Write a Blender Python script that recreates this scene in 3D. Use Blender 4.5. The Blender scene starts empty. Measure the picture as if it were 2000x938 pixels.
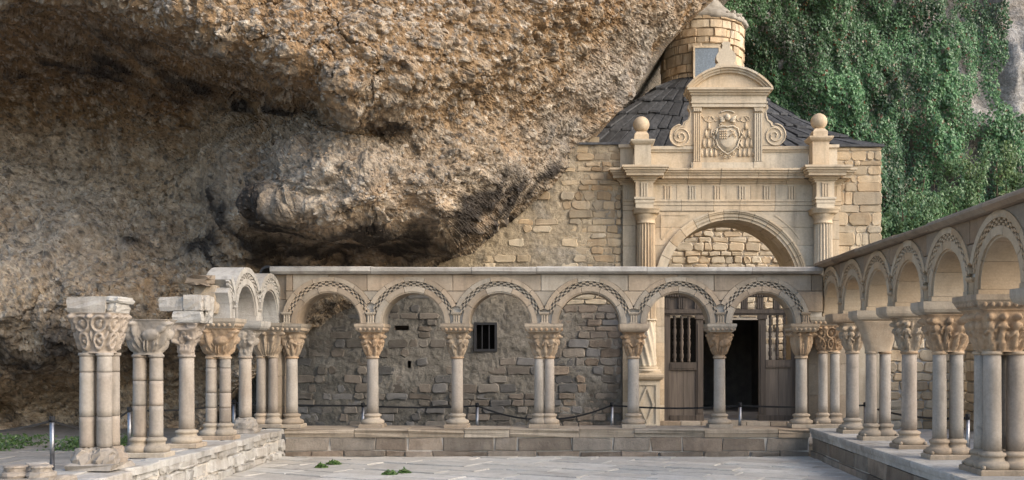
import bpy, math, random
import numpy as np
from mathutils import Vector, Matrix

# ------------------------------------------------------------------ camera, sky, sun, exposure
SC = bpy.context.scene
C = SC.collection
F = 2000.0            # focal length in photo pixels (photo is 2000 x 938)
VX, VY = 1121.0, 687.0  # vanishing point of the two side arcades
CAMZ = 1.61
cam = bpy.data.cameras.new('camera')
cam.sensor_width = 36.0
cam.lens = 36.0 * F / 2000.0
cam.shift_x = (1000 - VX) / 2000.0
cam.shift_y = (VY - 469) / 2000.0
cam.clip_start = 0.05
cam.clip_end = 500
co = bpy.data.objects.new('camera', cam)
co.location = (0, 0, CAMZ)
co.rotation_euler = (math.radians(90), 0, 0)
C.objects.link(co)
SC.camera = co

SUN = Vector((0.76, -0.40, 0.54)).normalized()
world = bpy.data.worlds.new('World')
SC.world = world
world.use_nodes = True
wn = world.node_tree
sky = wn.nodes.new('ShaderNodeTexSky')
sky.sky_type = 'NISHITA'
sky.sun_disc = False
sky.sun_elevation = math.asin(SUN.z)
sky.sun_rotation = math.atan2(SUN.x, SUN.y)
sky.air_density = 1.0
sky.dust_density = 2.6
sky.ozone_density = 0.7
bg = wn.nodes['Background']
bg.inputs[1].default_value = 0.15
wn.links.new(sky.outputs[0], bg.inputs[0])
sl = bpy.data.lights.new('sun', 'SUN')
sl.energy = 0.62
sl.angle = math.radians(32)
sl.color = (1.0, 0.955, 0.885)
so = bpy.data.objects.new('sun', sl)
so.rotation_euler = (-SUN).to_track_quat('-Z', 'Y').to_euler()
so.location = (10, -6, 20)
C.objects.link(so)
SC.view_settings.view_transform = 'Standard'
SC.view_settings.look = 'None'
SC.view_settings.gamma = 1.0
SC.view_settings.use_curve_mapping = False
SC.view_settings.exposure = 1.28
SC.cycles.max_bounces = 8
SC.cycles.diffuse_bounces = 5
SC.cycles.use_denoising = True

random.seed(7)
RNG = np.random.default_rng(11)
PI = math.pi

def W(px, py, Y):
    """photo pixel at depth Y -> world x, z"""
    return (px - VX) / F * Y, CAMZ - (py - VY) / F * Y

# ------------------------------------------------------------------ numpy noise
_PERM = RNG.permutation(4096).astype(np.int64)
_RND = RNG.random(4096)
def _h(ix, iy, iz):
    return _PERM[(_PERM[(_PERM[ix & 4095] + iy) & 4095] + iz) & 4095]
def vnoise(P):
    i = np.floor(P).astype(np.int64); f = P - i
    f = f * f * f * (f * (f * 6 - 15) + 10)
    out = 0
    for dx in (0, 1):
        wx = f[:, 0] if dx else 1 - f[:, 0]
        for dy in (0, 1):
            wy = f[:, 1] if dy else 1 - f[:, 1]
            for dz in (0, 1):
                wz = f[:, 2] if dz else 1 - f[:, 2]
                out = out + wx * wy * wz * _RND[_h(i[:, 0] + dx, i[:, 1] + dy, i[:, 2] + dz)]
    return out * 2 - 1
def fbm(P, octv=4, gain=0.5, lac=2.03):
    s = 0; a = 1.0
    for k in range(octv):
        s = s + a * vnoise(P + 17.3 * k); P = P * lac; a *= gain
    return s
def ridged(P, octv=3):
    s = 0; a = 1.0
    for k in range(octv):
        s = s + a * (1 - 2 * np.abs(vnoise(P + 9.1 * k))); P = P * 2.1; a *= 0.5
    return s
def voronoi(P):
    i = np.floor(P).astype(np.int64)
    best = np.full(len(P), 9.0); sec = np.full(len(P), 9.0); cid = np.zeros(len(P), np.int64)
    for dx in (-1, 0, 1):
        for dy in (-1, 0, 1):
            for dz in (-1, 0, 1):
                c = i + np.array([dx, dy, dz])
                h = _h(c[:, 0], c[:, 1], c[:, 2])
                q = c + np.stack([_RND[h], _RND[(h + 1301) & 4095], _RND[(h + 2711) & 4095]], 1)
                d = np.sqrt(((q - P) ** 2).sum(1))
                m = d < best
                sec = np.where(m, best, np.minimum(sec, d))
                cid = np.where(m, h, cid)
                best = np.where(m, d, best)
    return best, sec, cid

# ------------------------------------------------------------------ object helpers
def tag(o, label=None, cat=None, group=None, kind=None):
    if label: o['label'] = label
    if cat: o['category'] = cat
    if group: o['group'] = group
    if kind: o['kind'] = kind
    return o
def thing(name, label, cat, loc=(0, 0, 0), rotz=0.0, group=None, parent=None):
    o = bpy.data.objects.new(name, None)
    o.empty_display_size = 0.1
    o.location = loc; o.rotation_euler = (0, 0, rotz)
    C.objects.link(o)
    return tag(o, label, cat, group, 'thing')
def mesh_obj(name, verts, faces, mat, parent=None, smooth=False, loc=None):
    me = bpy.data.meshes.new(name)
    me.from_pydata([tuple(v) for v in verts], [], faces)
    if smooth:
        me.polygons.foreach_set('use_smooth', [True] * len(me.polygons))
    me.materials.append(mat)
    o = bpy.data.objects.new(name, me)
    if parent: o.parent = parent
    if loc: o.location = loc
    C.objects.link(o)
    return o
def np_mesh(name, V, Q, mat, parent=None, smooth=True, color=None, cname='Col'):
    """V (n,3) float, Q (m,k) int"""
    me = bpy.data.meshes.new(name)
    n, m, k = len(V), len(Q), Q.shape[1]
    me.vertices.add(n); me.vertices.foreach_set('co', V.astype(np.float32).ravel())
    me.loops.add(m * k); me.loops.foreach_set('vertex_index', Q.astype(np.int32).ravel())
    me.polygons.add(m)
    me.polygons.foreach_set('loop_start', np.arange(0, m * k, k, dtype=np.int32))
    me.polygons.foreach_set('loop_total', np.full(m, k, dtype=np.int32))
    me.polygons.foreach_set('use_smooth', np.full(m, smooth, dtype=bool))
    me.update(calc_edges=True)
    if color is not None:
        a = me.color_attributes.new(cname, 'FLOAT_COLOR', 'POINT')
        cc = np.ones((n, 4), np.float32); cc[:, :3] = color
        a.data.foreach_set('color', cc.ravel())
    me.materials.append(mat)
    o = bpy.data.objects.new(name, me)
    if parent: o.parent = parent
    C.objects.link(o)
    return o

class MB:
    def __init__(s): s.v = []; s.f = []
    def add(s, v, f):
        b = len(s.v); s.v += list(v); s.f += [tuple(i + b for i in q) for q in f]; return s
    def box(s, x0, x1, y0, y1, z0, z1):
        return s.add([(x0,y0,z0),(x1,y0,z0),(x1,y1,z0),(x0,y1,z0),(x0,y0,z1),(x1,y0,z1),(x1,y1,z1),(x0,y1,z1)],
                     [(0,3,2,1),(4,5,6,7),(0,1,5,4),(1,2,6,5),(2,3,7,6),(3,0,4,7)])
    def lathe(s, prof, cx=0, cy=0, n=20, cap=True, a0=0.0, flute=0, fd=0.0):
        """prof: list of (r, z) from bottom to top"""
        v = []; f = []
        for r, z in prof:
            for k in range(n):
                a = a0 + 2 * PI * k / n
                rr = r - (fd * (0.5 - 0.5 * math.cos(flute * a)) if flute else 0)
                v.append((cx + rr * math.cos(a), cy + rr * math.sin(a), z))
        m = len(prof)
        for j in range(m - 1):
            for k in range(n):
                k2 = (k + 1) % n
                f.append((j*n+k, j*n+k2, (j+1)*n+k2, (j+1)*n+k))
        if cap:
            f.append(tuple(range(n - 1, -1, -1))); f.append(tuple((m-1)*n + k for k in range(n)))
        return s.add(v, f)
    def loft(s, rings, cap=True):
        n = len(rings[0]); v = [p for r in rings for p in r]; f = []
        for j in range(len(rings) - 1):
            for k in range(n):
                k2 = (k + 1) % n
                f.append((j*n+k, j*n+k2, (j+1)*n+k2, (j+1)*n+k))
        if cap:
            f.append(tuple(range(n - 1, -1, -1))); f.append(tuple((len(rings)-1)*n + k for k in range(n)))
        return s.add(v, f)
    def rects(s, levels, cx=0, cy=0):
        """levels: (hx, hy, z) rectangles lofted upward"""
        return s.loft([[(cx-hx,cy-hy,z),(cx+hx,cy-hy,z),(cx+hx,cy+hy,z),(cx-hx,cy+hy,z)] for hx, hy, z in levels])
    def extrude_x(s, prof, x0, x1):
        """prof: CCW polygon in (y,z) seen from +x"""
        n = len(prof)
        v = [(x0, y, z) for y, z in prof] + [(x1, y, z) for y, z in prof]
        f = [(k, (k+1) % n, n + (k+1) % n, n + k) for k in range(n)]
        f = [tuple(reversed(q)) for q in f]
        f.append(tuple(range(n-1, -1, -1))); f.append(tuple(range(n, 2*n)))
        f = [tuple(reversed(q)) if i < n else q for i, q in enumerate(f)]
        return s.add(v, f)
    def prism(s, poly, y0, y1):
        """poly CCW in (x,z) seen from -y, y0 front"""
        n = len(poly)
        v = [(x, y0, z) for x, z in poly] + [(x, y1, z) for x, z in poly]
        f = [tuple(range(n)), tuple(range(2*n-1, n-1, -1))]
        f += [(k, n + k, n + (k+1) % n, (k+1) % n) for k in range(n)]
        return s.add(v, f)
    def tube(s, pts, r, n=6):
        rings = []
        for i, p in enumerate(pts):
            p = Vector(p); a = Vector(pts[max(0, i-1)]); b = Vector(pts[min(len(pts)-1, i+1)])
            d = (b - a).normalized()
            u = d.cross(Vector((0, 0, 1)));
            if u.length < 0.05: u = d.cross(Vector((0, 1, 0)))
            u.normalize(); w = d.cross(u)
            rr = r[i] if isinstance(r, (list, tuple)) else r
            rings.append([tuple(p + u * (rr*math.cos(2*PI*k/n)) - w * (rr*math.sin(2*PI*k/n))) for k in range(n)])
        return s.loft(rings)
    def ball(s, c, r, nu=12, nv=8, sc=(1, 1, 1)):
        prof = []
        v = []; f = []
        for j in range(nv + 1):
            t = PI * j / nv
            for k in range(nu):
                a = 2 * PI * k / nu
                v.append((c[0] + sc[0]*r*math.sin(t)*math.cos(a), c[1] + sc[1]*r*math.sin(t)*math.sin(a), c[2] - sc[2]*r*math.cos(t)))
        for j in range(nv):
            for k in range(nu):
                k2 = (k+1) % nu
                f.append((j*nu+k, j*nu+k2, (j+1)*nu+k2, (j+1)*nu+k))
        return s.add(v, f)
    def build(s, name, mat, parent=None, smooth=False, loc=None):
        return mesh_obj(name, s.v, s.f, mat, parent, smooth, loc)

def slab_geo(poly, y0, y1, bev=0.012, jit=0.0, rnd=random, mp=None, bulge=0.0):
    """a stone: polygon (x,z) CCW from the front, chamfered front edge, depth y0..y1"""
    n = len(poly)
    cx = sum(p[0] for p in poly) / n; cz = sum(p[1] for p in poly) / n
    v = []
    for (x, z) in poly: v.append((x, y1, z))
    for (x, z) in poly: v.append((x, y0 + bev + rnd.uniform(0, jit), z))
    for (x, z) in poly:
        dx, dz = cx - x, cz - z; L = math.hypot(dx, dz) + 1e-6
        k = min(0.35, bev * 1.4 / L)
        v.append((x + dx * k, y0 + rnd.uniform(-jit, jit), z + dz * k))
    f = []
    if bulge:
        v.append((cx, y0 - bulge, cz))
        f += [(2*n + k, 2*n + (k+1) % n, 3*n) for k in range(n)]
    else:
        f.append(tuple(range(2*n, 3*n)))
    for k in range(n):
        k2 = (k+1) % n
        f.append((n+k, n+k2, 2*n+k2, 2*n+k))
        f.append((k, k2, n+k2, n+k))
    if mp: v = [mp(*p) for p in v]
    return v, f
def slab(name, poly, y0, y1, mat, parent, bev=0.012, jit=0.0, mp=None, bulge=0.0):
    v, f = slab_geo(poly, y0, y1, bev, jit, random, mp, bulge)
    return mesh_obj(name, v, f, mat, parent)
def rectpoly(x0, x1, z0, z1, j=0.0, rnd=random):
    q = lambda: rnd.uniform(-j, j)
    return [(x0+q(), z0+q()), (x1+q(), z0+q()), (x1+q(), z1+q()), (x0+q(), z1+q())]
def roughpoly(x0, x1, z0, z1, j, rnd=random):
    """irregular rubble outline, 8 points"""
    q = lambda s=1.0: rnd.uniform(-j, j) * s
    c = min(x1-x0, z1-z0) * rnd.uniform(0.12, 0.3)
    return [(x0+c+q(), z0+q()), ((x0+x1)/2+q(), z0+q(.6)), (x1-c+q(), z0+q()), (x1+q(), z0+c+q()), (x1+q(), z1-c+q()),
            (x1-c+q(), z1+q()), ((x0+x1)/2+q(), z1+q(.6)), (x0+c+q(), z1+q()), (x0+q(), z1-c+q()), (x0+q(), z0+c+q())]

# ------------------------------------------------------------------ materials
def _n(nt, t, **kw):
    n = nt.nodes.new(t)
    for k, v in kw.items():
        if k.startswith('i_'):
            n.inputs[k[2:].replace('_', ' ')].default_value = v
        else: setattr(n, k, v)
    return n
def _mixc(nt, fac, a, b, mode='MIX'):
    m = nt.nodes.new('ShaderNodeMix'); m.data_type = 'RGBA'; m.blend_type = mode
    for sock, val in ((m.inputs[0], fac), (m.inputs[6], a), (m.inputs[7], b)):
        if hasattr(val, 'is_output') or isinstance(val, bpy.types.NodeSocket): nt.links.new(val, sock)
        elif isinstance(val, (tuple, list)): sock.default_value = (*val, 1)
        else: sock.default_value = val
    return m.outputs[2]
def _ramp(nt, src, p0, p1, v0=0.0, v1=1.0):
    m = nt.nodes.new('ShaderNodeMapRange'); m.clamp = True
    m.inputs[1].default_value = p0; m.inputs[2].default_value = p1
    m.inputs[3].default_value = v0; m.inputs[4].default_value = v1
    nt.links.new(src, m.inputs[0]); return m.outputs[0]
def stone_mat(name, base, alt, stain, scale=2.5, bump=0.35, rough=0.9, var=0.25, stain_amt=0.45, pit=0.3, attr=False, hue=0.006, bdist=0.012, grain=1.0, streak=0.42):
    m = bpy.data.materials.new(name); m.use_nodes = True; nt = m.node_tree
    b = nt.nodes['Principled BSDF']
    geo = nt.nodes.new('ShaderNodeNewGeometry'); pos = geo.outputs['Position']
    def noise(sc, det=5, rg=0.6, dist=0.0):
        t = _n(nt, 'ShaderNodeTexNoise'); t.inputs['Scale'].default_value = sc; t.inputs['Detail'].default_value = det
        t.inputs['Roughness'].default_value = rg; t.inputs['Distortion'].default_value = dist
        nt.links.new(pos, t.inputs['Vector']); return t.outputs['Fac']
    n1 = noise(scale, 6, 0.65); n2 = noise(scale * 0.33, 4, 0.6, 0.4); n3 = noise(scale * 14, 4, 0.7)
    c = _mixc(nt, _ramp(nt, n1, 0.35, 0.65), base, alt)
    c = _mixc(nt, _ramp(nt, n2, 0.52, 0.72, 0, stain_amt), c, stain)
    if attr:
        at = _n(nt, 'ShaderNodeVertexColor', layer_name='Col')
        c = _mixc(nt, 1.0, c, at.outputs[0], 'MULTIPLY')
    mpn = nt.nodes.new('ShaderNodeMapping'); mpn.inputs['Scale'].default_value = (7.0, 7.0, 1.1); nt.links.new(pos, mpn.inputs['Vector'])
    ts = _n(nt, 'ShaderNodeTexNoise'); ts.inputs['Scale'].default_value = 1.0; ts.inputs['Detail'].default_value = 5; ts.inputs['Roughness'].default_value = 0.6
    nt.links.new(mpn.outputs[0], ts.inputs['Vector'])
    c = _mixc(nt, _ramp(nt, ts.outputs['Fac'], 0.5, 0.74, 0.0, streak), c, (0.10, 0.085, 0.07))
    c = _mixc(nt, _ramp(nt, noise(scale * 3.1, 5, 0.7), 0.60, 0.72, 0.0, streak * 0.8), c, (0.17, 0.145, 0.12))
    c = _mixc(nt, grain, c, _mixc(nt, _ramp(nt, n3, 0.3, 0.7), (0.86, 0.86, 0.86), (1.09, 1.09, 1.09)), 'MULTIPLY')
    oi = nt.nodes.new('ShaderNodeObjectInfo')
    hsv = nt.nodes.new('ShaderNodeHueSaturation')
    nt.links.new(c, hsv.inputs['Color'])
    nt.links.new(_ramp(nt, oi.outputs['Random'], 0, 1, 1 - var, 1 + var * 0.7), hsv.inputs['Value'])
    mul = nt.nodes.new('ShaderNodeMath'); mul.operation = 'MULTIPLY'; mul.inputs[1].default_value = 7.31
    fr = nt.nodes.new('ShaderNodeMath'); fr.operation = 'FRACT'
    nt.links.new(oi.outputs['Random'], mul.inputs[0]); nt.links.new(mul.outputs[0], fr.inputs[0])
    nt.links.new(_ramp(nt, fr.outputs[0], 0, 1, 0.5 - hue, 0.5 + hue), hsv.inputs['Hue'])
    nt.links.new(_ramp(nt, fr.outputs[0], 0, 1, 1.1, 0.75), hsv.inputs['Saturation'])
    nt.links.new(hsv.outputs[0], b.inputs['Base Color'])
    b.inputs['Roughness'].default_value = rough
    b.inputs['Specular IOR Level'].default_value = 0.25
    if bump > 0:
        nb = noise(scale * 6, 7, 0.72)
        vo = _n(nt, 'ShaderNodeTexVoronoi'); vo.inputs['Scale'].default_value = scale * 11
        nt.links.new(pos, vo.inputs['Vector'])
        mx = nt.nodes.new('ShaderNodeMath'); mx.operation = 'MULTIPLY_ADD'
        nt.links.new(_ramp(nt, vo.outputs['Distance'], 0.0, 0.35), mx.inputs[0]); mx.inputs[1].default_value = pit
        nt.links.new(nb, mx.inputs[2])
        bp = nt.nodes.new('ShaderNodeBump'); bp.inputs['Strength'].default_value = bump; bp.inputs['Distance'].default_value = bdist
        nt.links.new(mx.outputs[0], bp.inputs['Height']); nt.links.new(bp.outputs[0], b.inputs['Normal'])
    return m
def plain_mat(name, col, rough=0.5, metal=0.0, var=0.0, spec=0.5):
    m = bpy.data.materials.new(name); m.use_nodes = True; nt = m.node_tree
    b = nt.nodes['Principled BSDF']
    t = _n(nt, 'ShaderNodeTexNoise'); t.inputs['Scale'].default_value = 30; t.inputs['Detail'].default_value = 4
    geo = nt.nodes.new('ShaderNodeNewGeometry'); nt.links.new(geo.outputs['Position'], t.inputs['Vector'])
    c = _mixc(nt, _ramp(nt, t.outputs['Fac'], 0.3, 0.7), tuple(x * 0.8 for x in col), tuple(min(1, x * 1.2) for x in col))
    nt.links.new(c, b.inputs['Base Color'])
    nt.links.new(_ramp(nt, t.outputs['Fac'], 0.3, 0.7, rough * 0.85, min(1, rough * 1.15)), b.inputs['Roughness'])
    b.inputs['Metallic'].default_value = metal; b.inputs['Specular IOR Level'].default_value = spec
    return m
def wood_mat(name, c0, c1, axis='Z', sc=1.0, rough=0.75):
    m = bpy.data.materials.new(name); m.use_nodes = True; nt = m.node_tree
    b = nt.nodes['Principled BSDF']
    tc = nt.nodes.new('ShaderNodeTexCoord'); mp = nt.nodes.new('ShaderNodeMapping')
    s = {'Z': (22, 22, 1.2), 'X': (1.2, 22, 22), 'Y': (22, 1.2, 22)}[axis]
    mp.inputs['Scale'].default_value = tuple(q * sc for q in s)
    nt.links.new(tc.outputs['Object'], mp.inputs['Vector'])
    oi = nt.nodes.new('ShaderNodeObjectInfo')
    nt.links.new(oi.outputs['Random'], mp.inputs['Location'])
    t = _n(nt, 'ShaderNodeTexNoise'); t.inputs['Scale'].default_value = 1; t.inputs['Detail'].default_value = 6; t.inputs['Roughness'].default_value = 0.65
    nt.links.new(mp.outputs[0], t.inputs['Vector'])
    c = _mixc(nt, _ramp(nt, t.outputs['Fac'], 0.35, 0.7), c0, c1)
    hsv = nt.nodes.new('ShaderNodeHueSaturation'); nt.links.new(c, hsv.inputs['Color'])
    nt.links.new(_ramp(nt, oi.outputs['Random'], 0, 1, 0.65, 1.3), hsv.inputs['Value'])
    nt.links.new(hsv.outputs[0], b.inputs['Base Color'])
    b.inputs['Roughness'].default_value = rough
    bp = nt.nodes.new('ShaderNodeBump'); bp.inputs['Strength'].default_value = 0.35; bp.inputs['Distance'].default_value = 0.006
    nt.links.new(t.outputs['Fac'], bp.inputs['Height']); nt.links.new(bp.outputs[0], b.inputs['Normal'])
    return m
def attr_mat(name, rough=0.8, trans=0.0, bumpscale=0, bump=0.3, spec=0.3, bdist=0.03):
    m = bpy.data.materials.new(name); m.use_nodes = True; nt = m.node_tree
    b = nt.nodes['Principled BSDF']
    at = _n(nt, 'ShaderNodeVertexColor', layer_name='Col')
    c = at.outputs[0]
    if bumpscale:
        geo = nt.nodes.new('ShaderNodeNewGeometry')
        t = _n(nt, 'ShaderNodeTexNoise'); t.inputs['Scale'].default_value = bumpscale; t.inputs['Detail'].default_value = 8; t.inputs['Roughness'].default_value = 0.75
        nt.links.new(geo.outputs['Position'], t.inputs['Vector'])
        c = _mixc(nt, 1.0, c, _mixc(nt, _ramp(nt, t.outputs['Fac'], 0.3, 0.7), (0.40, 0.385, 0.37), (1.42, 1.42, 1.42)), 'MULTIPLY')
        vo = _n(nt, 'ShaderNodeTexVoronoi'); vo.inputs['Scale'].default_value = bumpscale * 2.2
        nt.links.new(geo.outputs['Position'], vo.inputs['Vector'])
        ad = nt.nodes.new('ShaderNodeMath'); ad.operation = 'MULTIPLY_ADD'; ad.inputs[1].default_value = -0.45
        nt.links.new(vo.outputs['Distance'], ad.inputs[0]); nt.links.new(t.outputs['Fac'], ad.inputs[2])
        bp = nt.nodes.new('ShaderNodeBump'); bp.inputs['Strength'].default_value = bump; bp.inputs['Distance'].default_value = bdist
        nt.links.new(ad.outputs[0], bp.inputs['Height']); nt.links.new(bp.outputs[0], b.inputs['Normal'])
    nt.links.new(c, b.inputs['Base Color'])
    b.inputs['Roughness'].default_value = rough
    b.inputs['Specular IOR Level'].default_value = spec
    if trans:
        tr = nt.nodes.new('ShaderNodeBsdfTranslucent'); nt.links.new(c, tr.inputs['Color'])
        mx = nt.nodes.new('ShaderNodeMixShader'); mx.inputs[0].default_value = trans
        nt.links.new(b.outputs[0], mx.inputs[1]); nt.links.new(tr.outputs[0], mx.inputs[2])
        nt.links.new(mx.outputs[0], nt.nodes['Material Output'].inputs['Surface'])
    return m

M = {}
M['arcade'] = stone_mat('arcade_sandstone', (0.31, 0.25, 0.18), (0.38, 0.31, 0.23), (0.25, 0.185, 0.125), 3, 0.4, var=0.2, streak=.5)
M['brown'] = stone_mat('brown_sandstone', (0.21, 0.155, 0.105), (0.26, 0.20, 0.14), (0.155, 0.11, 0.072), 3, 0.3, var=0.16)  # brown stone, darkened further for the shade on the right arcade and coping
M['carved'] = stone_mat('carved_sandstone', (0.32, 0.225, 0.14), (0.40, 0.30, 0.20), (0.22, 0.145, 0.085), 6, 0.5, var=0.14, streak=.6)
M['shaft'] = stone_mat('shaft_sandstone', (0.285, 0.245, 0.20), (0.35, 0.305, 0.255), (0.24, 0.19, 0.14), 2.5, 0.3, var=0.16, streak=.6)
M['white'] = stone_mat('pale_restored_stone', (0.35, 0.325, 0.285), (0.42, 0.395, 0.355), (0.25, 0.215, 0.175), 4, 0.7, var=0.14, streak=0.55)
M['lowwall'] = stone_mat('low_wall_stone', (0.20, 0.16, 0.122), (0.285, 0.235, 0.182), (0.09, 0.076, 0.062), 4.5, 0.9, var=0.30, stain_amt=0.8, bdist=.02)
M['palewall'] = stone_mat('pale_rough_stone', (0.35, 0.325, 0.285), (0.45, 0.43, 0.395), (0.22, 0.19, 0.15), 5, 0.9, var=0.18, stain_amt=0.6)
M['cornice'] = stone_mat('weathered_coping', (0.33, 0.30, 0.26), (0.42, 0.39, 0.35), (0.20, 0.17, 0.14), 3, 0.4, var=0.12, stain_amt=0.6)
M['mortar'] = stone_mat('lime_mortar', (0.46, 0.42, 0.36), (0.52, 0.48, 0.42), (0.38, 0.33, 0.27), 6, 0.5, var=0.05)
M['portal'] = stone_mat('portal_sandstone', (0.50, 0.405, 0.28), (0.565, 0.47, 0.34), (0.43, 0.31, 0.18), 2.2, 0.35, var=0.13, stain_amt=0.6, streak=0.42)
M['masonry'] = stone_mat('masonry_stone', (0.43, 0.335, 0.215), (0.51, 0.415, 0.285), (0.35, 0.235, 0.13), 3.5, 0.7, var=0.26, stain_amt=0.6)
M['drumstone'] = stone_mat('drum_stone', (0.52, 0.40, 0.26), (0.62, 0.51, 0.37), (0.36, 0.24, 0.13), 4, 0.9, var=0.25, stain_amt=0.6)
M['sunmasonry'] = stone_mat('sunlit_masonry', (0.60, 0.50, 0.36), (0.68, 0.59, 0.45), (0.48, 0.36, 0.22), 3.5, 0.7, var=0.2, stain_amt=0.5, streak=.2)  # masonry made paler to carry the sunlight on the chapel's inner wall
M['warm'] = stone_mat('bounce_lit_voussoir', (0.35, 0.265, 0.17), (0.41, 0.315, 0.21), (0.28, 0.20, 0.12), 3, .3, var=.12, streak=.2)  # lighter and warmer than the spandrels: bounce light painted into the arch undersides
M['rubble'] = stone_mat('rubble_stone', (0.145, 0.125, 0.105), (0.205, 0.18, 0.15), (0.085, 0.075, 0.065), 5, 0.8, var=0.35, stain_amt=0.7)
M['slate'] = stone_mat('grey_rubble', (0.125, 0.122, 0.118), (0.18, 0.172, 0.163), (0.085, 0.08, 0.076), 5, 0.8, var=0.35, stain_amt=0.5)
M['plaster'] = stone_mat('old_plaster', (0.16, 0.145, 0.12), (0.25, 0.225, 0.19), (0.095, 0.085, 0.07), 5.0, 1.0, attr=True, var=0.0, stain_amt=0.6, bdist=0.03)
M['flag'] = stone_mat('flagstone', (0.45, 0.42, 0.365), (0.53, 0.50, 0.445), (0.33, 0.295, 0.245), 3.5, 0.7, var=0.16, stain_amt=0.5)
M['floor'] = stone_mat('gallery_paving', (0.22, 0.205, 0.185), (0.30, 0.28, 0.25), (0.14, 0.125, 0.11), 2.0, 0.5, var=0.12)
M['earth'] = stone_mat('earth', (0.14, 0.12, 0.10), (0.19, 0.17, 0.14), (0.09, 0.08, 0.065), 1.0, 0.6, var=0.0)
M['rock'] = attr_mat('conglomerate_rock', 0.95, 0, 9.0, 1.0, 0.15, 0.05)
M['pebble'] = attr_mat('pebble', 0.85, 0, 22.0, 0.6, 0.3, 0.012)
M['leaf'] = attr_mat('leaf', 0.38, 0.25, 0, 0, 0.5)
M['wood'] = wood_mat('dark_weathered_wood', (0.05, 0.038, 0.029), (0.11, 0.085, 0.064), 'Z')
M['woodpanel'] = wood_mat('panel_wood', (0.075, 0.059, 0.046), (0.135, 0.108, 0.084), 'Z')
M['roof'] = wood_mat('roof_board', (0.024, 0.026, 0.030), (0.078, 0.082, 0.090), 'Z', 0.7, 0.6)
M['iron'] = plain_mat('iron', (0.02, 0.02, 0.022), 0.6)
M['dark'] = plain_mat('dark_interior', (0.012, 0.011, 0.010), 0.95, spec=0.0)
M['steel'] = plain_mat('brushed_steel', (0.32, 0.32, 0.33), 0.42, 1.0)
M['strap'] = plain_mat('black_webbing', (0.012, 0.012, 0.013), 0.8)
M['glass'] = plain_mat('skylit_grey_glass', (0.16, 0.19, 0.22), 0.25, 0.0, spec=0.8)  # grey-blue colour stands in for the daylight beyond the drum window
M['bark'] = plain_mat('bark', (0.10, 0.075, 0.05), 0.9)

# ------------------------------------------------------------------ ground
BZ = 0.43             # top of the low walls
GZ = 0.12             # gallery floor
D = 15.625            # front plane of the back arcade's low wall
g = MB(); g.box(-60, 60, -40, 80, -1.0, -0.03)
tag(g.build('ground', M['earth']), 'bare earth under the whole cloister', kind='structure')
g = MB()
g.box(-14, -4.95, 4, 24, -0.02, GZ); g.box(-4.95, 9, D + 0.62, 24, -0.02, GZ); g.box(4.5, 9, 4, D + 0.62, -0.02, GZ)
gf = g.build('gallery_floor', M['floor']); tag(gf, 'worn grey paving of the cloister walks', kind='structure')
random.seed(31)
g = MB(); g.box(-4.5, 3.7, -3, D, -0.03, -0.026)
court = g.build('courtyard_floor', M['earth']); tag(court, 'flagstone floor of the open courtyard', kind='structure')
def flags(parent, x0, x1, y0, y1, z, mat, name, wr, dr, gap=0.008):
    y = y0
    while y < y1 - 0.1:
        dy = random.uniform(*dr)
        if y + dy > y1 - 0.15: dy = y1 - y
        x = x0 - random.uniform(0, 0.5)
        while x < x1:
            w = random.uniform(*wr); a, b = max(x, x0), min(x + w, x1)
            if b - a > 0.1:
                zt = z + random.uniform(-0.005, 0.007)
                slab(name, rectpoly(a + gap, b - gap, y + gap, y + dy - gap, 0.012), 0, 0.05, mat, parent, 0.008, 0.003,
                     mp=lambda p, q, r, zt=zt: (p, r, zt - q))
            x += w
        y += dy
def clip_poly(poly, x0, x1, y0, y1):
    for ax, val, sg in ((0, x0, 1), (0, x1, -1), (1, y0, 1), (1, y1, -1)):
        out = []
        for i in range(len(poly)):
            p, q_ = poly[i - 1], poly[i]; dp, dq = sg * (p[ax] - val), sg * (q_[ax] - val)
            if dp * dq < 0:
                t_ = dp / (dp - dq); out.append((p[0] + (q_[0] - p[0]) * t_, p[1] + (q_[1] - p[1]) * t_))
            if dq >= 0: out.append(q_)
        poly = out
        if len(poly) < 3: return []
    return poly
ca, sa_f = math.cos(math.radians(-27)), math.sin(math.radians(-27))
v_ = -8.0
while v_ < 8.0:
    dv = random.uniform(.32, .5); u_ = -9 + random.uniform(0, .8)
    while u_ < 9:
        du_ = random.uniform(.5, 1.2); gu, gv = .003, random.choice((.008, .016, .034))
        pl = [(u_ + gu, v_ + gv), (u_ + du_ - gu, v_ + gv), (u_ + du_ - gu, v_ + dv - gv), (u_ + gu, v_ + dv - gv)]
        pl = [(a_ + random.uniform(-.006, .006), b_ + random.uniform(-.006, .006)) for a_, b_ in pl]
        pl = [(a_ * ca - b_ * sa_f - .4, a_ * sa_f + b_ * ca + 14.0) for a_, b_ in pl]
        pl = clip_poly(pl, -4.45, 3.6, 11.8, D - .01)
        if len(pl) >= 3:
            ar = abs(sum(pl[i-1][0] * pl[i][1] - pl[i][0] * pl[i-1][1] for i in range(len(pl)))) / 2
            if ar > .01:
                zt = .012 + random.uniform(-.006, .007)
                slab('flagstone', pl, 0, .06, M['flag'], court, .008, .005, mp=lambda p, q, r, zt=zt: (p, r, zt - q))
        u_ += du_
    v_ += dv
g = MB(); g.box(-4.45, 3.6, -3, 11.8, -0.012, 0.008)
g.build('paving', M['flag'], court)
flags(gf, -9.5, -5.15, 11, 17.5, GZ + 0.012, M['floor'], 'paving_slab', (0.6, 1.3), (0.4, 0.7))
flags(gf, 4.7, 7.3, 12, 19.4, GZ + 0.012, M['flag'], 'paving_slab', (0.5, 1.0), (0.4, 0.6))

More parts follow.
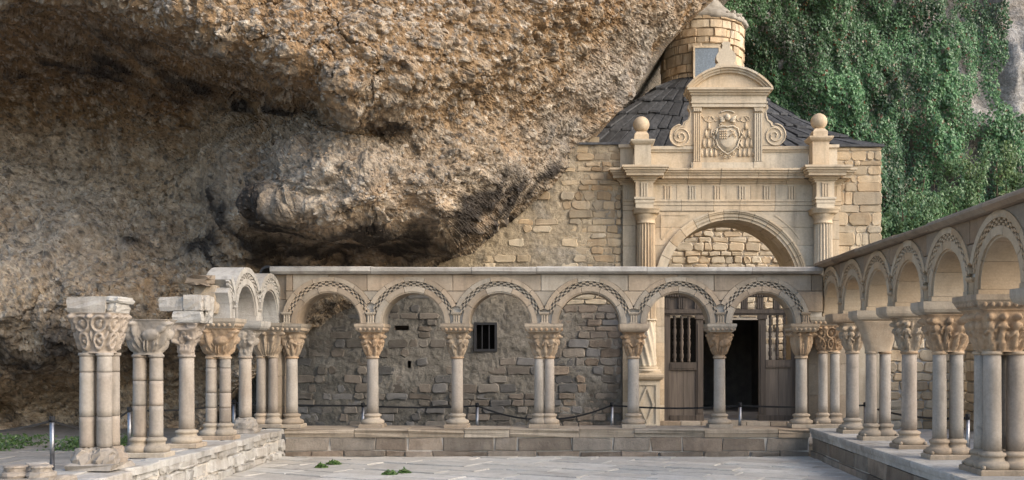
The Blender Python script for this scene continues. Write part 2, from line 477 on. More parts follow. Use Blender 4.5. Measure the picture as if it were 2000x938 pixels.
# ------------------------------------------------------------------ the overhanging conglomerate rock
EDGE = np.array([(-1500, 2600), (-500, 1880), (-100, 1480), (0, 1380), (90, 1290), (190, 1222), (285, 1140), (360, 1088), (410, 1030), (470, 955),
                 (505, 880), (520, 850), (590, 700), (650, 605), (700, 540), (760, 470), (835, 400), (900, 340)], float)
def xedge(y): return np.interp(y, EDGE[:, 0], EDGE[:, 1])
CP = []
for y in (835, 760, 700, 650, 590, 520, 505, 470, 410, 360, 300):
    e = float(xedge(y)); CP += [(e, y, 19.55), (e + 90, y, 20.6)]
for y, d in ((235, 19.85), (190, 20.2), (90, 20.7), (0, 21.2), (-100, 22.0), (-300, 22)):
    e = float(xedge(y)); CP += [(e, y, d), (e + 90, y, d + 1.2)]
CP += [(0,350,19.0),(200,350,19.0),(340,340,18.9),(0,440,18.5),(200,440,18.4),(0,520,17.9),(200,520,17.8),(380,530,18.1),(0,590,17.3),(250,590,17.5),(450,600,18.6),
       (0,640,17.6),(200,650,17.8),(0,710,18.6),(200,710,18.9),(380,700,19.6),(0,765,19.3),(160,755,19.6),(0,795,21.0),(160,795,21.0),(330,790,20.6),
       (0,845,19.8),(200,845,19.8),(330,845,19.6),(0,250,19.2),(200,240,19.1),(360,225,18.9),
       # lip of the upper overhang and the dark ceiling behind it
       (0,-60,14.6),(150,-10,14.4),(300,40,14.2),(430,95,14.2),(560,150,14.3),(650,192,14.6),(0,10,15.6),(110,45,16.0),(255,90,16.1),(390,142,16.3),(520,185,16.5),(612,214,16.3),
       (0,110,18.2),(200,150,18.3),(370,190,18.6),(0,190,19.2),(200,205,19.2),
       (300,-30,14.0),(450,30,13.9),(600,30,14.0),(600,100,14.0),(800,30,14.5),(1000,30,15.9),(1150,30,17.5),(1250,30,18.9),
       (720,130,14.2),(850,150,14.9),(1000,150,16.4),(1120,150,18.0),(760,205,14.7),
       (480,222,17.4),(620,240,16.0),(740,262,15.6),(880,240,15.7),(1000,250,17.1),(1080,250,18.4),
       (370,300,18.9),(455,300,16.6),(375,380,18.9),(460,365,16.3),(400,240,18.6),(480,250,17.0),(520,290,16.0),(620,310,15.0),(760,330,15.0),(900,330,15.7),(1000,330,17.2),
       (560,370,15.3),(650,390,14.9),(800,400,15.4),(930,420,17.1),
       (455,418,16.0),(550,436,15.5),(650,446,15.3),(760,450,15.6),(870,462,16.6),(420,455,18.2),(550,476,17.9),(650,486,17.9),(760,490,18.0),(850,488,18.4),
       (560,510,18.6),(680,510,18.6),(790,505,18.7),(620,580,18.9),(500,560,18.6),
       (400,-200,14.0),(0,-200,14.6),(800,-200,14.6),(1150,-200,17.0),(1400,-200,19.5),(-250,200,18),(-250,480,17.5),(-250,30,15.5),(-250,640,16.8),(-250,845,18),
       (-600,300,16),(-600,600,15.5),(-600,0,15),(-600,850,16),(-600,-400,14.5),(0,-700,14.6),(600,-700,14.2),(1100,-700,16),(1500,-550,19),
       (-600,-1500,14.8),(0,-1500,14.8),(700,-1500,14.4),(1400,-1500,17),(1900,-1200,20)]
CP = np.array(CP, float)
def tps_fit(P, v, lam=1e-4):
    n = len(P); d = np.sqrt(((P[:, None] - P[None]) ** 2).sum(-1)) + 1e-9
    K = d * d * np.log(d); A = np.zeros((n+3, n+3)); A[:n, :n] = K + lam * np.eye(n)
    A[:n, n] = 1; A[:n, n+1:] = P; A[n, :n] = 1; A[n+1:, :n] = P.T
    return np.linalg.solve(A, np.concatenate([v, np.zeros(3)]))
def tps_eval(P, w, Q):
    out = np.empty(len(Q))
    for i in range(0, len(Q), 20000):
        q = Q[i:i+20000]; d = np.sqrt(((q[:, None] - P[None]) ** 2).sum(-1)) + 1e-9
        out[i:i+20000] = (d * d * np.log(d)) @ w[:-3] + w[-3] + q @ w[-2:]
    return out
PS = CP[:, :2] / 500.0
TW = tps_fit(PS, CP[:, 2], 4e-4)
STEP = 2.8
xs = np.concatenate([np.arange(-600, -12, 14), np.arange(-12, 1470, STEP), np.arange(1470, 1900, 14)])
ys = np.concatenate([np.arange(-1500, -300, 24), np.arange(-300, -10, 12), np.arange(-10, 862, STEP)])
GX, GY = np.meshgrid(xs, ys)
# coarse evaluation of the depth field, then bilinear to the fine grid
cx_ = np.arange(-640, 1960, 20.0); cy_ = np.arange(-1540, 900, 20.0)
cgx, cgy = np.meshgrid(cx_, cy_)
cd = tps_eval(PS, TW, np.stack([cgx.ravel(), cgy.ravel()], 1) / 500.0).reshape(cgx.shape)
cd = np.clip(cd, 6.5, 30)
def cubic_w(t):
    return np.stack([-0.5*t+t*t-0.5*t**3, 1-2.5*t*t+1.5*t**3, 0.5*t+2*t*t-1.5*t**3, -0.5*t*t+0.5*t**3], 0)
def depth_at(x, y):
    fx = (x - cx_[0]) / 20.0; fy = (y - cy_[0]) / 20.0
    ix = np.clip(np.floor(fx).astype(int), 1, len(cx_) - 3); iy = np.clip(np.floor(fy).astype(int), 1, len(cy_) - 3)
    wx = cubic_w(fx - ix); wy = cubic_w(fy - iy); o = 0
    for a in range(4):
        for b in range(4): o = o + wy[a] * wx[b] * cd[iy + a - 1, ix + b - 1]
    return o
def rock_point(x, y):
    fr_ = x - xedge(y); d = depth_at(x, y) + 8.0 * (1 - np.exp(-np.maximum(fr_, 0) / 26.0))
    return np.stack([(x - VX) / F * d, d, CAMZ - (y - VY) / F * d], -1)
shp = GX.shape
B = rock_point(GX.ravel(), GY.ravel()).reshape(*shp, 3)
def grid_normals(A):
    du = np.gradient(A, axis=1); dv = np.gradient(A, axis=0)
    n = np.cross(dv, du); n /= np.linalg.norm(n, axis=-1, keepdims=True) + 1e-9
    return n
N0 = grid_normals(B)
if (N0[..., 1].mean() > 0): N0 = -N0
Pf = B.reshape(-1, 3)
px_, py_ = GX.ravel(), GY.ravel()
big = fbm(Pf * 0.55 + 3.1, 3)
rid = ridged(Pf * np.array([0.9, 0.9, 1.6]) + 5.5, 4)
med = fbm(Pf * np.array([1.9, 1.9, 2.6]) + 8.0, 4)
f1, f2, c1 = voronoi(Pf * np.array([3.2, 3.2, 4.4]) + 0.25 * np.stack([med, med, med], 1))
g1, g2, c2 = voronoi(Pf * np.array([8.0, 8.0, 11.0]) + 0.2 * med[:, None])
k1, k2, c3 = voronoi(Pf * 17.0)
r1 = _RND[c1]; r2 = _RND[c2]; r3 = _RND[c3]
cob1 = np.clip(1 - (f1 / 0.62) ** 2, 0, 1); cob2 = np.clip(1 - (g1 / 0.6) ** 2, 0, 1)
e1 = np.clip((f2 - f1) / 0.16, 0, 1)
bed = Pf[:, 2] * 1.9 + Pf[:, 0] * 0.45 + 0.9 * med + 0.6 * big
saw = bed - np.floor(bed)
ledge = np.where(saw < 0.8, saw / 0.8, (1 - saw) / 0.2)
crk = fbm(Pf * np.array([0.8, 0.8, 1.3]) + 21, 3)
crack = np.clip(1 - np.abs(crk) / 0.022, 0, 1)
h = 0.22 * big + 0.06 * rid + 0.06 * med + 0.07 * ledge * np.clip(0.4 + big, 0, 1) - 0.10 * crack
hc = h.copy()
h += np.where(r1 > 0.5, 1.0, np.where(r1 < 0.24, -0.95, 0.1)) * cob1 * 0.055
h += np.where(r2 > 0.45, 1.0, np.where(r2 < 0.28, -1.1, 0.0)) * cob2 * 0.036
h += (r3 - 0.45) * np.clip(1 - (k1 / 0.6) ** 2, 0, 1) * 0.028
h += 0.016 * fbm(Pf * 24, 3)
stretch = np.maximum(np.linalg.norm(np.gradient(B, axis=0), axis=-1), np.linalg.norm(np.gradient(B, axis=1), axis=-1)).ravel()
att = np.clip(0.05 / np.maximum(stretch, 1e-6), 0.08, 1)
h = hc * np.sqrt(att) + (h - hc) * att
far = px_ - xedge(py_)
h *= np.where(far > 0, 0.35, 1.0)
# smoother, finer-grained flank towards the chapel
flank = np.clip(1 - np.abs(far + 40) / 160, 0, 1) * (py_ < 420)
h *= 1 - 0.35 * flank
Pd = Pf + N0.reshape(-1, 3) * h[:, None]
# colour: matrix, pebbles, weathering, water stains and painted-in shade of the rock
def blob(x0, y0, rx, ry, rot=0.0):
    c, s = math.cos(rot), math.sin(rot); dx, dy = px_ - x0, py_ - y0
    u = (dx * c + dy * s) / rx; v = (-dx * s + dy * c) / ry
    return np.clip(1.25 - np.sqrt(u * u + v * v) + 0.35 * med + 0.15 * big, 0, 1)
ochre = np.array([0.265, 0.183, 0.108]); tan = np.array([0.50, 0.40, 0.29]); grey = np.array([0.29, 0.262, 0.23]); pale = np.array([0.52, 0.47, 0.40]); stain_shade = np.array([0.045, 0.04, 0.038])
lowmix = np.clip((py_ - 190) / 160 + 0.35 * med + 0.25 * big, 0, 1)[:, None]
col = ochre * (1 - lowmix) + tan * lowmix
rust = np.clip(0.2 + 0.9 * fbm(Pf * 0.8 + 40, 3), 0, 1)[:, None]
col = col * (1 - 0.35 * rust) + np.array([0.34, 0.20, 0.095]) * 0.35 * rust
gm = np.clip(blob(1180, 150, 190, 60, -0.87) * 0.8 + blob(1060, 330, 130, 60, -0.9) * 0.5 + blob(560, 330, 200, 80) * 0.25 + blob(700, 350, 260, 90) * 0.25 + blob(1270, 150, 90, 60, -0.8) * 1.0 + np.clip((far - 8) / 25, 0, 1), 0, 1)[:, None]
col = col * (1 - gm) + grey * gm
wm = np.clip(blob(150, 400, 260, 120, .2) * 0.7 + blob(60, 300, 200, 60) * .4 + blob(130, 400, 130, 45, 0.4) * 0.8 + blob(220, 290, 18, 55) + blob(600, 375, 120, 50) * 0.7 + blob(950, 350, 120, 25, -0.3) * 0.6 + blob(90, 520, 120, 60) * 0.5 + blob(560, 500, 60, 20) * 0.5, 0, 1)[:, None] * 0.6
col = col * (1 - wm) + pale * wm
peb = np.where((r1 > 0.5) & (f1 < 0.5), 1, 0) * 0.75
pebc = np.stack([0.28 + 0.34 * r2 * 0 + 0.32 * _RND[(c1 + 77) & 4095]] * 3, 1) * np.array([1.0, 0.86, 0.68])
col = col * (1 - peb[:, None] * 0.6) + pebc * peb[:, None] * 0.6
p2 = np.where((r2 > 0.55) & (g1 < 0.45), 0.6, 0)[:, None]
pc2 = (0.16 + 0.5 * _RND[(c2 + 501) & 4095])[:, None] * np.array([1.0, 0.9, 0.76])
col = col * (1 - p2) + pc2 * p2
dk = (((r3 > 0.86) & (k1 < 0.5)) | ((r2 > 0.9) & (g1 < 0.45)))[:, None] * 0.7
col = col * (1 - dk) + np.array([0.085, 0.078, 0.072]) * dk
lt = ((r3 < 0.10) & (k1 < 0.5))[:, None] * 0.6
col = col * (1 - lt) + np.array([0.60, 0.55, 0.47]) * lt
cav = np.where((r1 < 0.24), cob1, 0) * 0.35 + np.where(r2 < 0.28, cob2, 0) * 0.25
col *= (1 - 0.0 * cav)[:, None]
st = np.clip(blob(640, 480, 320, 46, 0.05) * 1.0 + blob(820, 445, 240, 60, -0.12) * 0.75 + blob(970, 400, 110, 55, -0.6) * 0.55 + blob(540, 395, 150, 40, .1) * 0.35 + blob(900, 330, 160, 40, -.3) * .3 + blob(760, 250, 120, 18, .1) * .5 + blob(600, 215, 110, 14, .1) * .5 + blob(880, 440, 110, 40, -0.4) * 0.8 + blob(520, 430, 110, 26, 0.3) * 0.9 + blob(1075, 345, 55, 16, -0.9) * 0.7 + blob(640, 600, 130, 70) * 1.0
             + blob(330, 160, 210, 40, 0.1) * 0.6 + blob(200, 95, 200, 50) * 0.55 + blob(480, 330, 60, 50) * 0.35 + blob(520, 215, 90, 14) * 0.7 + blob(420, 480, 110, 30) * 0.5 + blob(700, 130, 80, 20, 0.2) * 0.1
             + blob(100, 670, 420, 60) * 0.6, 0, 1)  # real black stains plus painted shade of cave ceiling, undercut and creases
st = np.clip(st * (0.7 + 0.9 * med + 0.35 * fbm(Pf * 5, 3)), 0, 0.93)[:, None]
col = col * (1 - st) + stain_shade * st
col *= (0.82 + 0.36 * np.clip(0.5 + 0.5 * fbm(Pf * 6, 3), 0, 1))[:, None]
bul_ = np.clip(blob(760, 340, 380, 170) * 1.2, 0, 1)[:, None]; col = col * (1 - .22 * bul_)
col = np.clip(col, 0.01, 0.9)
keep = (GY > -900) & (GX > -330) & ((GX - xedge(GY)) < np.where(GY > 250, 130, np.where(GY > -120, 95, 120)))
ny, nx = shp
idx = np.arange(ny * nx).reshape(ny, nx)
q = np.stack([idx[:-1, :-1], idx[1:, :-1], idx[1:, 1:], idx[:-1, 1:]], -1)
kq = keep[:-1, :-1] & keep[1:, :-1] & keep[1:, 1:] & keep[:-1, 1:]
Q = q[kq]
used = np.zeros(ny * nx, bool); used[Q.ravel()] = True
remap = np.cumsum(used) - 1
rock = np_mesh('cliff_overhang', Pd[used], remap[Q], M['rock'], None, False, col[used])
tag(rock, 'huge ochre conglomerate rock overhanging the cloister from the left', kind='structure')
ND = grid_normals(Pd.reshape(*shp, 3)); ND = ND if ND[..., 1].mean() < 0 else -ND

# loose-looking cobbles that stand out of the matrix
_ico_v = np.array([(0,0,1),(.894,0,.447),(.276,.851,.447),(-.724,.526,.447),(-.724,-.526,.447),(.276,-.851,.447),
                   (.724,.526,-.447),(-.276,.851,-.447),(-.894,0,-.447),(-.276,-.851,-.447),(.724,-.526,-.447),(0,0,-1)])
_ico_f = np.array([(0,1,2),(0,2,3),(0,3,4),(0,4,5),(0,5,1),(1,6,2),(2,7,3),(3,8,4),(4,9,5),(5,10,1),(2,6,7),(3,7,8),(4,8,9),(5,9,10),(1,10,6),(6,11,7),(7,11,8),(8,11,9),(9,11,10),(10,11,6)])
def chunk(rng):
    v = _ico_v * rng.uniform(0.72, 1.22, (12, 1)) * np.array([1.0, rng.uniform(.55, .95), rng.uniform(.45, .8)])
    a, b_, c = rng.normal(0, .35), rng.normal(0, .35), rng.uniform(0, 6.28)
    R = np.array(Matrix.Rotation(a, 3, 'X') @ Matrix.Rotation(b_, 3, 'Y') @ Matrix.Rotation(c, 3, 'Z'))
    return v @ R.T
rng = np.random.default_rng(5)
NP_ = 15000
vis = ((px_ > -5) & (px_ < 1400) & (py_ > -5) & (py_ < 640) & (far < -6)).nonzero()[0]
pick = rng.choice(vis, NP_, replace=False)
rockm = np.clip(0.6 - st[pick, 0], 0, 1)
allv, allf, allc = [], [], []
PALS = np.array([(0.42,0.38,0.33),(0.50,0.44,0.36),(0.34,0.30,0.26),(0.42,0.30,0.19),(0.30,0.22,0.15),(0.56,0.51,0.44),(0.40,0.27,0.155),(0.24,0.225,0.21)])
nbig = 0
shared = [bpy.data.meshes.new('cobble_%d' % i) for i in range(0)]
for j, i in enumerate(pick):
    bigc = j < 260
    size = rng.uniform(0.055, 0.11) if bigc else 0.016 + 0.036 * rng.random() ** 2.2
    v = chunk(rng) * size
    p = Pd[i] - N0.reshape(-1, 3)[i] * size * 0.42
    c = PALS[rng.integers(len(PALS))] * rng.uniform(0.75, 1.15)
    s_ = float(st[i, 0]); c = c * (1 - 0.8 * s_) + stain_shade * 0.8 * s_
    c = (c * 0.55 + col[i] * 0.45) * 0.85
    if bigc:
        o = np_mesh('cobble', v, _ico_f, M['pebble'], rock, False, np.tile(c, (12, 1)))
        o.location = p
    else:
        b0 = 12 * len(allv); allv.append(v + p); allf.append(_ico_f + b0); allc.append(np.tile(c, (12, 1)))
po = np_mesh('pebbles', np.concatenate(allv), np.concatenate(allf), M['pebble'], rock, False, np.concatenate(allc))
po['kind'] = 'stuff'

# ------------------------------------------------------------------ far cliff behind the chapel, with its ivy
cxs = np.arange(-2, 24, 0.16); czs = np.arange(-0.5, 18, 0.16)
cgx2, cgz2 = np.meshgrid(cxs, czs)
def cliffY(x, z):
    P = np.stack([x, z * 0.8, 0 * x], -1).reshape(-1, 3)
    y = 28.6 + 0.7 * fbm(P * 0.3 + 60, 3).reshape(x.shape) + 0.10 * (z - 5) - 0.05 * (x - 8)
    return y
cy2 = cliffY(cgx2, cgz2)
Pc = np.stack([cgx2, cy2, cgz2], -1).reshape(-1, 3)
hh = 0.30 * ridged(Pc * 0.7 + 2, 4) + 0.10 * fbm(Pc * 2.4, 4) + 0.04 * fbm(Pc * 9, 2)
Pc2 = Pc.copy(); Pc2[:, 1] -= hh
cc2 = np.array([0.33, 0.325, 0.318]) * (0.8 + 0.4 * np.clip(0.5 + 0.5 * fbm(Pc * 1.3, 4), 0, 1))[:, None]
wm2 = np.clip(fbm(Pc * np.array([0.7, 0.7, 1.4]) + 9, 4) - 0.15, 0, 0.6)[:, None]
cc2 = cc2 * (1 - wm2) + np.array([0.34, 0.29, 0.235]) * wm2
n_y, n_x = cgx2.shape; ii = np.arange(n_y * n_x).reshape(n_y, n_x)
Qc = np.stack([ii[:-1, :-1], ii[:-1, 1:], ii[1:, 1:], ii[1:, :-1]], -1).reshape(-1, 4)
cl = np_mesh('far_cliff', Pc2, Qc, M['rock'], None, True, cc2)
tag(cl, 'grey rock cliff behind the ivy', kind='structure')

def leaf_mesh(name, pos, nrm, size, colr, mat, parent=None, rng=None, aspect=0.8, droop=0.6):
    """folded diamond leaves; pos (n,3), nrm (n,3)"""
    n = len(pos)
    up = np.tile(np.array([0, 0, -1.0]), (n, 1)) + rng.normal(0, 0.5, (n, 3))
    t = up - nrm * (up * nrm).sum(1, keepdims=True); t /= np.linalg.norm(t, axis=1, keepdims=True) + 1e-9
    b = np.cross(nrm, t)
    s = size[:, None]
    fold = rng.uniform(0.05, 0.35, (n, 1)) * s
    v0 = pos - t * s * 0.45; v2 = pos + t * s * 0.62 - nrm * s * 0.1
    v1 = pos + b * s * 0.5 * aspect - nrm * fold; v3 = pos - b * s * 0.5 * aspect - nrm * fold
    V = np.stack([v0, v1, v2, v3], 1).reshape(-1, 3)
    k = np.arange(n)[:, None] * 4
    Fq = np.concatenate([k + np.array([[0, 1, 2]]), k + np.array([[0, 2, 3]])], 0)
    return np_mesh(name, V, Fq, mat, parent, False, np.repeat(colr, 4, 0))
rng = np.random.default_rng(21)
NL = 120000
ix_ = rng.uniform(3.0, 13.6, NL * 2); iz_ = rng.uniform(2.2, 12.6, NL * 2)
# the ivy's edge on the bare rock at the right
iy0 = cliffY(ix_, iz_)
ppx = VX + ix_ / iy0 * F; ppy = VY - (iz_ - CAMZ) / iy0 * F
wob = 14 * fbm(np.stack([ix_, iz_, 0 * ix_], 1) * 1.3, 3)
lim = np.interp(ppy, [-60, 0, 60, 120, 170, 205, 235, 290, 900], [1950, 1948, 1958, 1955, 1940, 1932, 1985, 2060, 2200])
ok = (ppx < lim + wob) & (ppy > -60)
ix_, iz_, iy0 = ix_[ok][:NL], iz_[ok][:NL], iy0[ok][:NL]
n_ = len(ix_)
P2 = np.stack([ix_, iz_ * 0.75, 0 * ix_], 1)
clump = fbm(P2 * 1.1 + 30, 3); fine = fbm(P2 * np.array([4.2, 2.4, 1]) + 5, 3)
dep = 0.25 + 0.20 * clump + 0.14 * fine + rng.uniform(0, 0.16, n_)
surf = fbm(np.stack([ix_, iz_, iz_], 1) * 0.0, 1)
py3 = iy0 - 0.35 - dep
bare = (clump + 0.6 * fine) < -1.0
ipos = np.stack([ix_, py3, iz_], 1)[~bare]
inn = np.stack([rng.normal(0, .55, n_), -np.ones(n_), rng.normal(0.45, .45, n_)], 1)[~bare]; inn /= np.linalg.norm(inn, axis=1, keepdims=True)
isz = rng.uniform(0.04, 0.11, len(ipos)) * (1 + .25 * clump[~bare])
tt = rng.random(len(ipos))[:, None]
yel = np.clip((ipos[:, 0] - 7.5) / 5 + 0.4 * clump[~bare], 0, 1)[:, None]
ic = (np.array([0.036, 0.092, 0.042]) * (1 - tt) + np.array([0.125, 0.24, 0.115]) * tt)
ic = ic * (1 - yel * 0.7) + (np.array([0.085, 0.18, 0.075]) * (0.6 + 0.8 * tt)) * yel * 0.7
ic *= np.clip(1 + .45 * fbm(np.stack([ipos[:, 0], ipos[:, 2], 0 * ipos[:, 0]], 1) * .8 + 12, 3) + .25 * fine[~bare], .5, 1.6)[:, None]
rd = rng.random(len(ipos)) < 0.018
ic[rd] = np.array([0.16, 0.055, 0.025]); rd2 = rng.random(len(ipos)) < 0.02; ic[rd2] = np.array([0.20, 0.15, 0.10])
ivy = leaf_mesh('ivy', ipos, inn, isz, ic, M['leaf'], None, rng)
tag(ivy, 'dense dark green ivy curtain hanging over the far cliff', 'ivy', kind='stuff')

def make_shrub(name, label, base, tips, seed, nleaf, colA, colB, lsize=(0.05, 0.11), group=None):
    rng = np.random.default_rng(seed)
    t = thing(name, label, 'shrub', base, 0, group)
    m = MB(); ends = []
    for (tx, ty, tz, sp) in tips:
        p0 = np.array([rng.normal(0, .15), rng.normal(0, .1), 0]); p1 = np.array([tx, ty, tz])
        pts = [tuple(p0 + (p1 - p0) * k / 6 + (rng.normal(0, .06, 3) if 0 < k < 6 else 0)) for k in range(7)]
        m.tube(pts, [0.05, .045, .04, .034, .028, .02, .01], 6)
        for _ in range(9):
            q = rng.uniform(0.45, 1.0); c = p0 + (p1 - p0) * q
            e = c + rng.normal(0, 1, 3) * sp * np.array([.6, .5, .55]); e[2] += 0.15 * sp
            m.tube([tuple(c), tuple((c + e) / 2 + [0, 0, .08]), tuple(e)], [.014, .009, .004], 5)
            ends.append((c, e, sp))
    m.build('stem', M['bark'], t)
    k = nleaf // len(ends); P = []
    for c, e, sp in ends:
        q = rng.uniform(0.1, 1.12, (k, 1)); P.append(c + (e - c) * q + rng.normal(0, 0.11 * sp, (k, 3)))
    P = np.concatenate(P); n = len(P)
    N = np.stack([rng.normal(0, .5, n), -0.5 - rng.random(n), rng.normal(.7, .4, n)], 1); N /= np.linalg.norm(N, axis=1, keepdims=True)
    tt = rng.random((n, 1))
    o = leaf_mesh('crown', P, N, rng.uniform(*lsize, n), np.array(colA) * (1 - tt) + np.array(colB) * tt, M['leaf'], t, rng, 0.6)
    o['kind'] = 'stuff'
    return t
make_shrub('shrub', 'feathery pale green shrub growing beside the chapel corner', (7.7, 24.6, 0.0),
           [(-.5, 0, 4.7, .7), (.2, .2, 5.5, .8), (.7, -.1, 5.8, .8), (.1, -.3, 4.9, .8), (-.3, .1, 4.2, .6), (.6, -.3, 4.6, .7)], 3, 15000, (0.065, .15, .06), (0.17, .28, .125), group='shrubs behind the right arcade')
make_shrub('shrub', 'middle one of the shrubs behind the right arcade, with arching twigs', (9.1, 24.9, 0.0),
           [(-.5, 0, 5.2, .8), (.2, .2, 6.0, .8), (.7, -.1, 5.6, .8), (.1, -.3, 5.0, .8), (-.3, .1, 5.7, .6)], 5, 13000, (0.06, .14, .05), (0.16, .26, .11), group='shrubs behind the right arcade')
make_shrub('shrub', 'yellow green shrub above the roofline at the right edge', (10.5, 25.0, 0.0),
           [(-.8, 0, 5.4, .8), (.1, .2, 6.2, .9), (.9, -.1, 6.0, .8), (1.4, .2, 6.6, .9), (-.3, -.3, 6.2, .7), (2.0, 0, 6.0, .8)], 4, 15000, (0.065, .13, .04), (0.17, .25, .09), group='shrubs behind the right arcade')

# ------------------------------------------------------------------ chapel: walls, roof, drum
WY = 19.5             # front face of the chapel wall
chapel = thing('chapel', 'stone chapel with dark board roof and round drum tucked under the rock', 'building', (3.0, WY, 0))
cm = chapel.matrix_basis.inverted()
OFFX, OFFY = -3.0, -WY
def relp(v): return [(x + OFFX, y + OFFY, z) for x, y, z in v]
def cadd(mb, name, mat, smooth=False, parent=None):
    mb.v = relp(mb.v); return mb.build(name, mat, parent or chapel, smooth)
def wx(px): return (px - VX) / F * WY
def wz(py): return CAMZ - (py - VY) / F * WY

# plastered front wall with real holes (window, putlog holes), left of the portal
x0, x1, z0, z1, st_ = -5.9, wx(1216), 0.0, 5.56, 0.045
gx = np.arange(x0, x1 + 1e-6, (x1 - x0) / 300); gz = np.arange(z0, z1 + 1e-6, (z1 - z0) / 240)
AX, AZ = np.meshgrid(gx, gz)
P = np.stack([AX, 0 * AX, AZ], -1).reshape(-1, 3)
rough = 0.016 * fbm(P * 1.8, 3) + 0.010 * fbm(P * 9, 3) + 0.010 * fbm(P * 26, 3) + 0.012 * np.clip(fbm(P * np.array([4, 4, 7]) + 3, 3) - 0.25, 0, 1)
PV = P.copy(); PV[:, 1] = WY + 0.01 - rough
ppx = VX + P[:, 0] / WY * F; ppy = VY - (P[:, 2] - CAMZ) / WY * F
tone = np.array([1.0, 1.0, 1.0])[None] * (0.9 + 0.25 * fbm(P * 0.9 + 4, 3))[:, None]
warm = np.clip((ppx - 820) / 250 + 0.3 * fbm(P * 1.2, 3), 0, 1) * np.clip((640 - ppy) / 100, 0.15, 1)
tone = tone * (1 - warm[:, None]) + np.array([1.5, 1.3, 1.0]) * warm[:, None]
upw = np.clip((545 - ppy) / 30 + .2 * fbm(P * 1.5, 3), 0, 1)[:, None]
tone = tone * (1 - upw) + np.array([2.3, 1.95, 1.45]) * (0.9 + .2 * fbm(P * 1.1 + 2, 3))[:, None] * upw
footshade = np.clip((ppy - 730) / 90 + 0.5 * fbm(P * 1.7 + 8, 3), 0, 1)[:, None]  # shade behind the arcade painted in as a darker, cooler wall foot
tone = tone * (1 - 0.55 * footshade) + np.array([0.40, 0.42, 0.44]) * 0.55 * footshade
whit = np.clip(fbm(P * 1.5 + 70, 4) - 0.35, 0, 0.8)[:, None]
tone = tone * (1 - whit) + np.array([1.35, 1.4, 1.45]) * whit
holes = [(wx(928), wx(969), wz(685), wz(632)), (wx(771), wx(798), wz(646), wz(636)), (wx(796), wx(803), wz(719), wz(706))]
ny, nx = AX.shape; ii = np.arange(ny * nx).reshape(ny, nx)
cxm = (AX[:-1, :-1] + AX[1:, 1:]) / 2; czm = (AZ[:-1, :-1] + AZ[1:, 1:]) / 2
inh = np.zeros(cxm.shape, bool)
for a, b, c, d in holes: inh |= (cxm > a) & (cxm < b) & (czm > c) & (czm < d)
Qw = np.stack([ii[:-1, :-1], ii[:-1, 1:], ii[1:, 1:], ii[1:, :-1]], -1)[~inh]
PV[:, 0] += OFFX; PV[:, 1] += OFFY
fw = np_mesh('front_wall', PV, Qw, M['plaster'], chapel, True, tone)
for a, b, c, d in holes:
    m = MB()
    e = 0.03
    m.box(a - e, b + e, WY + 0.32, WY + 0.36, c - e, d + e)
    m.box(a - 2*e, a - e * .2, WY + 0.05, WY + 0.34, c - e, d + e); m.box(b + e * .2, b + 2*e, WY + 0.05, WY + 0.34, c - e, d + e)
    m.box(a - e, b + e, WY + 0.05, WY + 0.34, c - 2*e, c - e * .2); m.box(a - e, b + e, WY + 0.05, WY + 0.34, d + e * .2, d + 2*e)
    cadd(m, 'reveal', M['rubble'])
m = MB(); m.box(x0, x1, WY + 0.37, WY + 0.7, 0, z1 - 0.01); cadd(m, 'wall_backing', M['rubble'])
# barred window
a, b, c, d = holes[0]
wnd = MB()
wnd.box(a - .02, a + .025, WY - .03, WY + .06, c - .02, d + .02); wnd.box(b - .025, b + .02, WY - .03, WY + .06, c - .02, d + .02)
wnd.box(a + .025, b - .025, WY - .03, WY + .06, d - .025, d + .02); wnd.box(a + .025, b - .025, WY - .03, WY + .06, c - .02, c + .03)
wo = cadd(wnd, 'window', M['iron'])
for k in (1, 2):
    xx = a + (b - a) * k / 3
    m = MB(); m.box(xx - .009, xx + .009, WY + .0, WY + .02, c + .03, d - .025); cadd(m, 'window_bar', M['iron'], parent=wo)
m = MB(); m.box(a + .02, b - .02, WY + .20, WY + .215, c, d); cadd(m, 'pane', M['dark'], parent=wo)

# single stones showing through the plaster, denser towards the portal
random.seed(12)
nst = 0
z = 0.14
while z < 5.45:
    hgt = random.uniform(0.10, 0.19); x = -5.3
    while x < x1 - 0.06:
        w = random.uniform(0.16, 0.46); xa, xb = x, min(x + w, x1 - 0.01)
        pxm = VX + (xa + xb) / 2 / WY * F; pym = VY - (z + hgt / 2 - CAMZ) / WY * F
        e = float(xedge(pym))
        if pxm > e - 6 and xb - xa > 0.1:
            dens = 0.94 if pxm > 1100 else (0.72 if pxm > 1060 and pym > 560 else (0.30 if pym < 545 else (0.62 if pym > 600 else 0.35)))
            if 850 < pxm < 1065 and 560 < pym < 720: dens = 0.12
            hit = any(xb > A - .06 and xa < B_ + .06 and z + hgt > C_ - .06 and z < D_ + .06 for A, B_, C_, D_ in holes)
            if random.random() < dens and not hit:
                warmst = pxm > 1090 and (pym < 620 or random.random() < 0.6)
                mt = (M['masonry'] if pym < 600 else M['lowwall']) if (warmst and random.random() < 0.8) or pym < 530 else (M['slate'] if random.random() < .4 else M['rubble'])
                gp = 0.007
                slab('stone', [(p[0] + OFFX, p[1]) for p in roughpoly(xa + gp, xb - gp, z + gp, z + hgt - gp, 0.016)], OFFY + WY - random.uniform(-0.012, 0.034), OFFY + WY + 0.06, mt, fw, 0.012, 0.006); nst += 1
        x += w
    z += hgt
